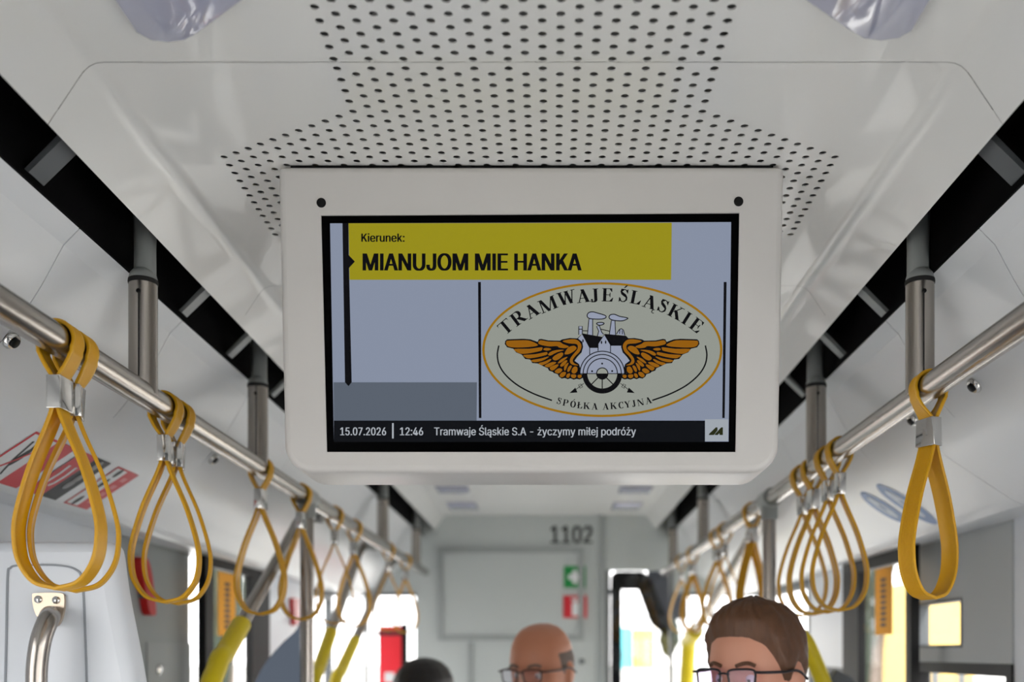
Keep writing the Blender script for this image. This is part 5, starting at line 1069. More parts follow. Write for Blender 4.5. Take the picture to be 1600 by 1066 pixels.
# quarter-turn latches on the side covers
def latch(x, y, label):
    p = bulge_hit(x, y)
    q = bulge_hit(x, y+4)
    s = 1 if p.x > 0 else -1
    tang = Vector((q.x-p.x, 0, q.z-p.z)).normalized()
    nrm = Vector((-s*abs(tang.z), 0, -abs(tang.x)))
    t = thing('cover_latch', p, label, 'latch', 'latches on the side covers')
    MB().lathe(p, nrm, [(0.014, 0), (0.014, 0.004), (0.011, 0.008)], 20).build('socket', M_CHROME, t)
    MB().lathe(p+nrm*0.006, nrm, [(0.0075, 0), (0.0075, 0.005), (0.004, 0.006)], 16).build('key_hole', M_BLACK, t)
latch(16, 530, 'small chrome latch on the left cover, under the handrail at the left picture edge')
latch(332, 716, 'small chrome latch on the left cover, between the second and third straps')
latch(1524, 601, 'small chrome latch on the right cover, right of the single near strap')
latch(1428, 655, 'small chrome latch on the right cover, just behind the clip of the near strap')

# ------------------------------------------------------------------ grab straps
def strap_meshes(root, twist=0.0):
    pr = 0.0238
    def tw(m):
        for v in m.v:
            k = max(0, min(1, (-0.022-v.z)/0.045)); a = twist*k*k*(3-2*k)
            v.x, v.y = v.x*math.cos(a)-v.y*math.sin(a), v.x*math.sin(a)+v.y*math.cos(a)
    ctl = [(0.0032, -0.088), (0.012, -0.112), (0.034, -0.165), (0.050, -0.220), (0.0535, -0.252), (0.048, -0.285), (0.029, -0.312), (0.0, -0.321)]
    right = smooth_path([(x, 0, z) for x, z in ctl], 8)
    left = [Vector((-p.x, 0, p.z)) for p in reversed(right[:-1])]
    loop = right + left
    up = [(-0.0032, -0.050), (-0.006, -0.044), (-0.014, -0.031), (-0.0215, -0.0155)]
    upl = smooth_path([(x, 0, z) for x, z in up], 4)
    top = [Vector((-pr*math.cos(a), 0, pr*math.sin(a))) for a in [math.radians(-25+230*i/22) for i in range(23)]]
    upr = [Vector((-p.x, 0, p.z)) for p in reversed(upl)]
    path = loop + [Vector((-0.0032, 0, -0.070))] + upl + top + upr + [Vector((0.0032, 0, -0.070))]
    path = [p+Vector((0, 0, 0)) for p in path]
    w, t = 0.0145, 0.0026
    sec = [(t*0.5, -w), (t, -w+0.0012), (t, -w+0.0034)]
    n = 8
    for i in range(n):
        y0 = -w+0.0042+i*(2*w-0.0084)/n; d = (2*w-0.0084)/n
        sec += [(t*0.62, y0+d*0.10), (t*0.95, y0+d*0.45), (t*0.95, y0+d*0.75)]
    sec += [(t, w-0.0034), (t, w-0.0012), (t*0.5, w), (-t*0.5, w), (-t, w-0.0012), (-t, w-0.0036), (-t*0.8, w-0.0044), (-t*0.8, -w+0.0044), (-t, -w+0.0036), (-t, -w+0.0012), (-t*0.5, -w)]
    mb = MB().sweep(path, sec, closed=True, up=(0, 1, 0))
    tw(mb); o = mb.build('band', M_YEL); o.parent = root
    mb = MB()
    a, b, zz0, zz1 = 0.0094, 0.0172, -0.090, -0.047
    prof = [(a, zz0+0.003), (a+0.001, zz0), (a+0.001, zz1), (a, zz1)]
    mb.box((-a, -b, zz0), (-0.0068, b, zz1), bev=0.0012).box((0.0068, -b, zz0), (a, b, zz1), bev=0.0012)
    mb.box((-a, -b, zz0), (a, -b+0.0022, zz1), bev=0.0009).box((-a, b-0.0022, zz0), (a, b, zz1), bev=0.0009)
    tw(mb); o = mb.build('clip', M_CHROME); o.parent = root
SHAPES = {}
def strap(sx, Y, rz, label, group, tilt=0.0):
    """hanging loop; below the rail it is turned by rz degrees. Straps turned alike share their meshes"""
    loc = (sx*RX, Y, RZ)
    if rz not in SHAPES:
        SHAPES[rz] = o = thing('grab_strap', loc, label, 'strap', group)
        strap_meshes(o, math.radians(rz))
    else:
        o = dup(SHAPES[rz], loc, label, group)
    return o
GL, GR = 'grab straps on the left handrail', 'grab straps on the right handrail'
strap(-1, 1.292, 0, 'yellow grab strap nearest the camera on the left rail, front one of the first pair', GL)
strap(-1, 1.334, 20, 'yellow grab strap on the left rail, rear one of the first pair', GL)
strap(-1, 1.645, 10, 'yellow grab strap on the left rail, front one of the second pair', GL)
strap(-1, 1.700, 14, 'yellow grab strap on the left rail, rear one of the second pair', GL)
strap(-1, 2.185, -4, 'single yellow grab strap on the left rail, just left of the monitor corner', GL)
strap(-1, 2.54, -4, 'yellow grab strap hanging in front of the left floor post', GL)
strap(-1, 2.93, 10, 'blurred yellow grab strap, first beyond the left floor post', GL)
strap(-1, 3.22, -8, 'blurred yellow grab strap, second beyond the left floor post', GL)
strap(-1, 3.90, 14, 'blurred yellow grab strap on the left rail, last but one', GL)
strap(-1, 4.36, -8, 'blurred yellow grab strap at the far end of the left rail', GL)
strap(1, 1.520, 34, 'single yellow grab strap with wide ribbed band, nearest on the right rail', GR)
strap(1, 1.990, -5, 'yellow grab strap on the right rail, front one of its nearest pair', GR)
strap(1, 2.075, -5, 'yellow grab strap on the right rail, rear one of its nearest pair', GR)
strap(1, 2.190, 4, 'yellow grab strap above the brown-haired man, front one of its pair', GR)
strap(1, 2.285, -5, 'yellow grab strap above the brown-haired man, rear one of its pair', GR)
strap(1, 2.86, 40, 'blurred yellow grab strap, first beyond the right floor post', GR)
strap(1, 3.30, -12, 'blurred yellow grab strap, second beyond the right floor post', GR)
strap(1, 3.46, 14, 'blurred yellow grab strap, third beyond the right floor post', GR)
strap(1, 4.05, 30, 'blurred yellow grab strap, fourth beyond the right floor post', GR)
strap(1, 4.40, -20, 'blurred yellow grab strap at the far end of the right rail', GR)

# ------------------------------------------------------------------ printed notices on the side covers
def surf_s(p):
    """length along the cover profile of a point on it"""
    x = abs(p.x); z = p.z-H0
    return min((abs((x-x0)*(z1-z0)-(z-z0)*(x1-x0)) + 9*max(0, -((x-x0)*(x1-x0)+(z-z0)*(z1-z0)), ((x-x1)*(x1-x0)+(z-z1)*(z1-z0))), s0+math.hypot(x-x0, z-z0)) for (s0, x0, z0), (s1, x1, z1) in zip(FN, FN[1:]))[1]
FN = []
def build_fine():
    s = 0; prev = None
    for q in UP[:2] + fine[1:]:
        if prev: s += math.hypot(q[0]-prev[0], q[1]-prev[1])
        FN.append((s, q[0], q[1])); prev = q
build_fine()
def on_cover(sx, s, Y, lift=0.0):
    for (s0, x0, z0), (s1, x1, z1) in zip(FN, FN[1:]):
        if s0 <= s <= s1:
            t = (s-s0)/(s1-s0); L = math.hypot(x1-x0, z1-z0)
            nx, nz = (z1-z0)/L, -(x1-x0)/L        # to the aisle and down
            return Vector((sx*(x0+t*(x1-x0)+nx*lift), Y, H0+z0+t*(z1-z0)+nz*lift))
    return Vector((sx*FN[-1][1], Y, H0+FN[-1][2]))
def cover_patch(mbx, sx, poly, lift, mi=0, div=10):
    """poly: (s, Y) quad corners, laid on the cover"""
    (a, b, c, d) = poly
    vs, fs = [], []
    us = sorted(set([i/div for i in range(div+1)]+[(q[0]-a[0])/(b[0]-a[0]) for q in FN if abs(b[0]-a[0]) > 1e-6 and 0 < (q[0]-a[0])/(b[0]-a[0]) < 1]))
    for u in us:
        p = (a[0]+(b[0]-a[0])*u, a[1]+(b[1]-a[1])*u); q = (d[0]+(c[0]-d[0])*u, d[1]+(c[1]-d[1])*u)
        vs += [on_cover(sx, p[0], p[1], lift), on_cover(sx, q[0], q[1], lift)]
    for i in range(len(us)-1):
        fs.append((2*i, 2*i+1, 2*i+3, 2*i+2))
    mbx.add(vs, fs, mi, True)
def ellipse_patch(mbx, sx, s, Y, rs, ry, lift, mi=0, k=40, inner=0.0):
    m = 8
    vs = [on_cover(sx, s+rs*(inner+(1-inner)*q/m)*math.cos(2*math.pi*i/k), Y+ry*(inner+(1-inner)*q/m)*math.sin(2*math.pi*i/k), lift) for q in range(m+1) for i in range(k)]
    fs = [(q*k+i, q*k+(i+1) % k, (q+1)*k+(i+1) % k, (q+1)*k+i) for q in range(m) for i in range(k)]
    mbx.add(vs, fs, mi, True)
def stroke_patch(mbx, sx, pts, w, lift, mi=0):
    for (s0, y0), (s1, y1) in zip(pts, pts[1:]):
        d = math.hypot(s1-s0, y1-y0); a, b = -(y1-y0)/d*w/2, (s1-s0)/d*w/2
        cover_patch(mbx, sx, [(s0+a, y0+b), (s1+a, y1+b), (s1-a, y1-b), (s0-a, y0-b)], lift, mi, 6)
HY = lambda *q: sum(bulge_hit(*p).y for p in q)/len(q)
s_top = (surf_s(bulge_hit(57, 673))+surf_s(bulge_hit(180, 727)))/2
s_bot = (surf_s(bulge_hit(103, 786))+surf_s(bulge_hit(37, 765)))/2
L = s_bot-s_top
NM = 'safety notices on the left cover'
def notice(y0, y1, label):
    return thing('safety_notice', on_cover(-1, s_top, y0), label, 'notice', NM), y0, y1
# first: white over red
t, y0, y1 = notice(HY((57, 673)), HY((26, 761)), 'red and white safety notice with crossed lines on the left cover, nearest the camera')
mb = MB(); cover_patch(mb, -1, [(s_top, y0), (s_bot, y0), (s_bot, y1), (s_top, y1)], 0.0008); mb.build('sheet', M_RED, t)
mb = MB(); e = 0.005; ym = y0+(y1-y0)*0.55
cover_patch(mb, -1, [(s_top+e, y0+e), (s_bot-e, y0+e), (s_bot-e, ym), (s_top+e, ym)], 0.0012); mb.build('white_field', M_PAPER, t)
mb = MB()
dy = ym-y0-e
stroke_patch(mb, -1, [(s_top+0.02, y0+e+dy*0.25), (s_top+L*0.55, y0+e+dy*0.45), (s_bot-0.02, y0+e+dy*0.7)], 0.005, 0.0016)
ellipse_patch(mb, -1, s_top+L*0.16, y0+e+dy*0.55, 0.022, 0.008, 0.0016); ellipse_patch(mb, -1, s_top+L*0.45, y0+e+dy*0.55, 0.03, 0.007, 0.0016)
mb.build('pictogram', M_INK, t)
mb = MB()
stroke_patch(mb, -1, [(s_top+0.02, y0+e+dy*0.85), (s_top+L*0.5, y0+e+dy*0.55), (s_bot-0.02, y0+e+dy*0.2)], 0.005, 0.0019)
mb.build('strike_line', M_RED, t)
# second: red field with white curves, then black
t, y0, y1 = notice(HY((37, 765)), HY((170, 723), (90, 781)), 'half red, half black safety notice on the left cover behind the first straps')
ym = y0+(y1-y0)*0.5
mb = MB(); cover_patch(mb, -1, [(s_top, y0), (s_bot, y0), (s_bot, y1), (s_top, y1)], 0.0008); mb.build('sheet', M_INK, t)
mb = MB(); cover_patch(mb, -1, [(s_top, y0), (s_bot, y0), (s_bot, ym), (s_top, ym)], 0.0012); mb.build('red_field', M_RED, t)
mb = MB()
for k_ in (0.3, 0.7):
    yy = y0+(ym-y0)*k_
    stroke_patch(mb, -1, [(s_top+L*0.3, yy), (s_top+L*0.5, yy+0.004), (s_top+L*0.7, yy+0.002), (s_bot-0.03, yy-0.004)], 0.007, 0.0016)
mb.build('white_curves', M_PAPER, t)
for k_ in (0.15, 0.45, 0.62):
    mb = MB(); ellipse_patch(mb, -1, s_top+L*k_, ym+(y1-ym)*0.5, 0.016, 0.010, 0.0016)
    mb.build('pictogram', mat('grey_print', (150, 150, 152), 0.5, noisy=0.02), t)
# third: white with a red half
t, y0, y1 = notice(HY((103, 786), (180, 727)), HY((218, 745), (130, 795)), 'white and red safety notice on the left cover, right of the first pair of straps')
ym = y0+(y1-y0)*0.5
mb = MB(); cover_patch(mb, -1, [(s_top, y0), (s_bot, y0), (s_bot, y1), (s_top, y1)], 0.0008); mb.build('sheet', M_RED, t)
mb = MB(); e = 0.004
cover_patch(mb, -1, [(s_top+e, y0+e), (s_bot-e, y0+e), (s_bot-e, ym), (s_top+e, ym)], 0.0012); mb.build('white_field', M_PAPER, t)
for k_, r in ((0.12, 0.014), (0.40, 0.018), (0.86, 0.016)):
    mb = MB(); ellipse_patch(mb, -1, s_top+L*k_, (y0+e+ym)/2, r, 0.007, 0.0016)
    mb.build('pictogram', M_INK, t)
mb = MB()
for k_ in (0.15, 0.35, 0.55, 0.75):
    cover_patch(mb, -1, [(s_top+L*k_, ym+0.014), (s_top+L*(k_+0.10), ym+0.014), (s_top+L*(k_+0.10), y1-0.016), (s_top+L*k_, y1-0.016)], 0.0012)
mb.build('lettering', mat('faded_print', (224, 130, 132), 0.5, noisy=0.02), t)
# two blue round stickers on the right cover
for (xa, ya_, xb, yb2), lab in (((1353, 765, 1409, 820), 'the farther one'), ((1375, 754, 1459, 820), 'the one behind the near strap')):
    a, b = bulge_hit(xa, ya_), bulge_hit(xb, yb2)
    sa, sb = surf_s(a), surf_s(b)
    Yc = (a.y+b.y)/2
    t = thing('round_sticker', on_cover(1, (sa+sb)/2, Yc), 'round blue sticker on the right cover, %s' % lab, 'sticker', 'round blue stickers on the right cover')
    mb = MB(); ellipse_patch(mb, 1, (sa+sb)/2, Yc, (sb-sa)/2, 0.047, 0.0008); mb.build('disc', M_BLUE, t)
    mb = MB()
    ellipse_patch(mb, 1, (sa+sb)/2-(sb-sa)*0.02, Yc, (sb-sa)*0.33, 0.021, 0.0014, inner=0.3)
    mb.build('pictogram', mat('pale_blue_print', (176, 192, 212), 0.4, noisy=0.02), t)

# ------------------------------------------------------------------ white cabinet with a grab handle, left front
Yc = 1.55
pA, pB, pC = px(-10, 845, Yc), px(174, 846, Yc), px(211, 1066, Yc)
cab = thing('equipment_cabinet', (-0.87, Yc+0.04, 0), 'white rounded cabinet at the lower left with a steel grab handle', 'cabinet')
edge = smooth_path([(pB.x-0.012, 0, pA.z), (pB.x+0.000, 0, pA.z-0.012), (pB.x+0.006, 0, pA.z-0.05), (px(187, 940, Yc).x, 0, px(187, 940, Yc).z), (pC.x, 0, pC.z), (pC.x+0.03, 0, pC.z-0.2), (pC.x+0.04, 0, pC.z-0.5), (pC.x+0.04, 0, 0)], 5)
outl = [(-1.094, 0), (-1.094, pA.z)] + [(p.x, p.z) for p in edge]
def inset_poly(pts, d):
    c = (-0.88, 1.0)
    return [(x+(d if x < c[0] else -d), z-(d if z > 0.5 else 0)) for x, z in pts]
mb = MB()
o0 = [Vector((x, Yc+0.018, z)) for x, z in outl]
o1 = [Vector((x, Yc+0.005, z)) for x, z in inset_poly(outl, 0.005)]
o2 = [Vector((x, Yc, z)) for x, z in inset_poly(outl, 0.018)]
o3 = [Vector((x, Yc+0.045, z)) for x, z in outl]
n = len(o0)
vs = o3+o0+o1+o2
mb.add(vs, [(j*n+i, j*n+(i+1) % n, (j+1)*n+(i+1) % n, (j+1)*n+i) for j in range(3) for i in range(n)], 0, True)
mb.flat(o2)
mb.build('body', M_WHITE, cab, autosmooth=60)
# door leaf outline pressed into the front
def front_strip(pts, w, m, nm, lift=0.001):
    mb = MB()
    P = [px(x, y, Yc-lift) for x, y in pts]
    mb.sweep(P, [(-w/2, -0.001), (w/2, -0.001), (w/2, 0.001), (-w/2, 0.001)], up=(0, 1, 0))
    return mb.build(nm, m, cab)
front_strip(curve2([(8, 1075), (10, 990), (12, 900), (16, 888), (26, 884), (60, 883), (95, 884), (118, 890), (128, 905), (132, 960), (136, 1075)], 5), 0.003, mat('groove_grey', (150, 154, 160), 0.6, noisy=0.02), 'door_groove')
hf = px(75, 950, Yc)
hz = hf.z
hx = hf.x
hd = MB()
fl = curve2([(50, 932), (56, 927), (94, 927), (100, 934), (99, 955), (92, 975), (78, 982), (66, 975), (54, 956)], 4, True)
hp = MB().prism([px(x, y, Yc-0.0065) for x, y in fl], (0, 0.006, 0)).build('handle_flange', mat('warm_steel', (206, 188, 168), 0.3, 0.7, noisy=0.04), cab)
for x, y in ((60, 937), (88, 938)):
    q = px(x, y, Yc-0.006)
    MB().lathe(q, (0, -1, 0), [(0.0062, 0), (0.006, 0.002), (0.003, 0.0042)], 16).build('flange_screw', M_CHROME, cab)
hb = [px(78, 962, Yc-0.004), px(78, 963, Yc-0.03), px(74, 972, Yc-0.055), px(64, 1000, Yc-0.068), px(58, 1040, Yc-0.070), px(57, 1090, Yc-0.070)]
hb += [hb[-1]+Vector((0, 0, -0.15)), hb[-1]+Vector((0.004, 0.01, -0.25)), hb[-1]+Vector((0.012, 0.066, -0.28))]
MB().tube(smooth_path(hb, 6), 0.0150, 20).build('grab_handle', M_STEELV, cab)

# red emergency handle and the small hatch on the grey panel, left
t = thing('emergency_handle', (-1.094, 2.72, H0+0.08), 'red tapered emergency handle on the grey panel, left side', 'handle')
def onwall(x, y, X=-1.096):
    Y = (X-CAM.x)/((x-CX)/F)
    return Vector((X, Y, H0+(CY-y)*Y/F))
pts = [(208, 873), (217, 872), (224, 890), (229, 925), (232, 958), (227, 962), (221, 955), (214, 915), (209, 890)]
mb = MB().prism([onwall(x, y) for x, y in curve2(pts, 4, True)], (0.022, 0, 0)); mb.build('grip', M_REDH, t)
a, b = onwall(219, 918), onwall(226, 906)
MB().box((-1.096, a.y-0.012, a.z-0.03), (-1.078, a.y+0.012, a.z+0.03)).build('mount', M_GREYD, t)
a, b = onwall(226, 1066), onwall(296, 1006)
t = thing('service_hatch', (-1.096, a.y, a.z), 'grey hatch with a small lock under the red emergency handle', 'hatch')
MB().box((-1.096, a.y+0.01, a.z-0.3), (-1.092, b.y, b.z)).build('cover', mat('hatch_grey', (158, 163, 163), 0.5, noisy=0.015), t)
q = onwall(245, 1047)
MB().lathe((-1.092, q.y, q.z), (1, 0, 0), [(0.016, 0), (0.016, 0.004), (0.010, 0.008)], 20).build('lock', M_CHROME, t)
# curved red mark further along
t = tag(MB().prism([onwall(x, y) for x, y in ((452, 935), (460, 935), (462, 975), (454, 978))], (0.02, 0, 0)).build('emergency_handle', M_REDH), 'small dark red handle on the grey panel behind the left floor post', 'handle')
# ------------------------------------------------------------------ people
def lerp_tab(tab, z):
    for (a, b), (c, d) in zip(tab, tab[1:]):
        if c <= z <= a:
            t = (a-z)/(a-c); t = t*t*(3-2*t)*0.4+t*0.6
            return b+(d-b)*t
    return tab[0][1] if z > tab[0][0] else tab[-1][1]
TW = [(0.126, 0.004), (0.121, 0.028), (0.110, 0.046), (0.090, 0.062), (0.060, 0.073), (0.020, 0.078), (-0.020, 0.075), (-0.060, 0.066), (-0.090, 0.050), (-0.112, 0.030), (-0.120, 0.006)]
TF = [(0.126, 0.006), (0.121, 0.038), (0.110, 0.060), (0.090, 0.078), (0.060, 0.090), (0.030, 0.094), (0.0, 0.089), (-0.030, 0.088), (-0.060, 0.090), (-0.085, 0.086), (-0.100, 0.088), (-0.113, 0.074), (-0.120, 0.045)]
TB = [(0.126, 0.006), (0.121, 0.042), (0.110, 0.068), (0.090, 0.087), (0.060, 0.101), (0.020, 0.106), (-0.020, 0.099), (-0.050, 0.082), (-0.080, 0.060), (-0.110, 0.035), (-0.120, 0.01)]
def head_point(z, phi):
    """phi = 0 at the nose, counter-clockwise; face looks along -Y"""
    w, f, b = lerp_tab(TW, z), lerp_tab(TF, z), lerp_tab(TB, z)
    s, c = math.sin(phi), math.cos(phi)
    e = 0.88
    x = w*math.copysign(abs(s)**e, s)
    y = -(f if c > 0 else b)*math.copysign(abs(c)**e, c)
    if c > 0:
        g = lambda cx, cz, rx, rz: math.exp(-((x-cx)/rx)**2-((z-cz)/rz)**2)
        y -= 0.021*math.exp(-(x/0.011)**2)*max(0, min(1, (0.012-z)/0.045))*(1 if z > -0.036 else max(0, 1-(-0.036-z)/0.014))
        y += 0.011*(g(0.031, -0.002, 0.017, 0.012)+g(-0.031, -0.002, 0.017, 0.012))
        y -= 0.004*(g(0.028, 0.020, 0.022, 0.008)+g(-0.028, 0.020, 0.022, 0.008))
        y -= 0.005*(g(0, -0.066, 0.018, 0.005)+g(0, -0.079, 0.016, 0.005))
        y -= 0.003*(g(0.045, -0.035, 0.02, 0.02)+g(-0.045, -0.035, 0.02, 0.02))
    return Vector((x, y, z))
def head_grid(fn, nz=46, nphi=64):
    zs = [0.126-0.246*(0.5-0.5*math.cos(math.pi*i/(nz-1))) for i in range(nz)]
    vs = [fn(z, 2*math.pi*j/nphi) for z in zs for j in range(nphi)]
    fs = [(i*nphi+j, i*nphi+(j+1) % nphi, (i+1)*nphi+(j+1) % nphi, (i+1)*nphi+j) for i in range(nz-1) for j in range(nphi)]
    return vs, fs, nz, nphi
def limb(mb, a, ra, b, rb, k=14):
    a, b = Vector(a), Vector(b)
    d = (b-a)
    L = d.length
    mb.lathe(a, d, [(ra*0.5, -ra*0.8), (ra*0.87, -ra*0.5), (ra, 0), ((ra+rb)/2*1.02, L/2), (rb, L), (rb*0.87, L+rb*0.5), (rb*0.5, L+rb*0.8)], k)
def torso(mb, secs, k=24):
    vs = []
    for (z, w, d, y) in secs:
        vs += [Vector((w*math.cos(2*math.pi*i/k), y+d*math.sin(2*math.pi*i/k), z)) for i in range(k)]
    n = len(secs)
    fs = [(j*k+i, j*k+(i+1) % k, (j+1)*k+(i+1) % k, (j+1)*k+i) for j in range(n-1) for i in range(k)]
    fs += [list(range(k))[::-1], [(n-1)*k+i for i in range(k)]]
    mb.add(vs, fs, 0, True)
JT = dict(sh=(0.175, 0.01, 1.405), el=(0.215, 0.035, 1.12), wr=(0.205, -0.045, 0.875), hip=(0.09, 0, 0.90), kn=(0.10, -0.012, 0.49), an=(0.105, 0.025, 0.09))
def mr(p, s): return Vector((p[0]*s, p[1], p[2]))
def body_parts(mb, s, g=0.0, which='all'):
    """s: height scale; g: extra radius for clothes"""
    q = lambda p, sd: mr(p, sd)*s
    if which in ('all', 'shirt'):
        torso(mb, [(z*s, (w+g)*s, (d+g)*s, y*s) for z, w, d, y in ((0.86, 0.155, 0.105, 0.01), (0.95, 0.165, 0.11, 0.01), (1.08, 0.148, 0.105, 0.005), (1.22, 0.165, 0.115, 0.0), (1.34, 0.178, 0.115, 0.005), (1.42, 0.150, 0.085, 0.012), (1.465, 0.085, 0.066, 0.015), (1.485+g*0.3, 0.060, 0.058, 0.015))])
        for sd in (-1, 1):
            limb(mb, q((0.10, 0.01, 1.42), sd), (0.055+g)*s, q(JT['sh'], sd), (0.058+g)*s)
            limb(mb, q(JT['sh'], sd), (0.055+g)*s, q(JT['el'], sd), (0.041+g)*s)
            limb(mb, q(JT['el'], sd), (0.041+g)*s, q(JT['wr'], sd), (0.027+g)*s)
    if which in ('all', 'trousers'):
        if which == 'trousers':
            torso(mb, [(z*s, (w+g)*s, (d+g)*s, 0.008*s) for z, w, d in ((0.80, 0.15, 0.10), (0.90, 0.163, 0.11), (0.99, 0.160, 0.108))])
        for sd in (-1, 1):
            limb(mb, q(JT['hip'], sd), (0.085+g)*s, q(JT['kn'], sd), (0.056+g)*s)
            limb(mb, q(JT['kn'], sd), (0.055+g)*s, q(JT['an'], sd), (0.037+g*1.3)*s)
    if which == 'all':
        limb(mb, (0, 0.012*s, 1.44*s), 0.058*s, (0, 0.0, 1.56*s), 0.054*s, 20)
        for sd in (-1, 1):
            limb(mb, q((0.105, 0.03, 0.055), sd), 0.034*s, q((0.112, -0.13, 0.035), sd), 0.028*s)
            wr = q(JT['wr'], sd)
            pal = wr+Vector((0.002*sd, -0.012, -0.085))*s
            for dy in (-0.024, -0.008, 0.008, 0.024):
                limb(mb, wr+Vector((0, dy*0.5, -0.01))*s, 0.016*s, pal+Vector((0, dy, 0))*s, 0.0125*s, 10)
            for dy, L in ((-0.027, 0.070), (-0.009, 0.080), (0.009, 0.074), (0.027, 0.058)):
                k0 = pal+Vector((0, dy, -0.004))*s; k1 = k0+Vector((-0.006*sd, dy*0.1-0.004, -L*0.5))*s; k2 = k1+Vector((-0.016*sd, -0.002, -L*0.42))*s
                limb(mb, k0, 0.0092*s, k1, 0.0086*s, 10); limb(mb, k1, 0.0086*s, k2, 0.0074*s, 10)
            t0 = wr+Vector((0, -0.022, -0.030))*s; t1 = t0+Vector((-0.012*sd, -0.030, -0.032))*s; t2 = t1+Vector((-0.008*sd, -0.010, -0.030))*s
            limb(mb, t0, 0.013*s, t1, 0.0105*s, 10); limb(mb, t1, 0.0105*s, t2, 0.0085*s, 10)
def remeshed(mb, name, m, parent, voxel, smooth=4):
    me = bpy.data.meshes.new(name)
    me.from_pydata(mb.v, [], mb.f)
    bm = bmesh.new(); bm.from_mesh(me); bmesh.ops.recalc_face_normals(bm, faces=bm.faces[:]); bm.to_mesh(me); bm.free()
    o = bpy.data.objects.new(name, me); COL.objects.link(o)
    md = o.modifiers.new('r', 'REMESH'); md.mode = 'VOXEL'; md.voxel_size = voxel; md.use_smooth_shade = True
    if smooth:
        sm = o.modifiers.new('s', 'SMOOTH'); sm.factor = 0.5; sm.iterations = smooth
    dg = bpy.context.evaluated_depsgraph_get()
    me2 = bpy.data.meshes.new_from_object(o.evaluated_get(dg))
    o.modifiers.clear(); o.data = me2; bpy.data.meshes.remove(me)
    me2.name = name
    me2.materials.clear(); me2.materials.append(m)
    for p in me2.polygons: p.use_smooth = True
    o.parent = parent
    return o
def hairline(kind, a):
    a = abs(math.degrees(a)); a = a if a <= 180 else 360-a
    if kind == 'short': tab = [(0, 0.076), (25, 0.074), (48, 0.060), (62, 0.030), (74, -0.012), (86, -0.018), (94, 0.018), (112, 0.0), (130, -0.045), (180, -0.070)]
    elif kind == 'bald': tab = [(0, 0.5), (66, 0.5), (72, 0.05), (80, 0.0), (86, -0.018), (94, 0.016), (112, 0.0), (130, -0.045), (180, -0.065)]
    else: tab = [(0, 0.080), (20, 0.074), (45, 0.045), (60, -0.03), (75, -0.10), (110, -0.12), (180, -0.12)]
    for (p, q), (r, s_) in zip(tab, tab[1:]):
        if p <= a <= r: return q+(s_-q)*(a-p)/(r-p)
    return tab[-1][1]
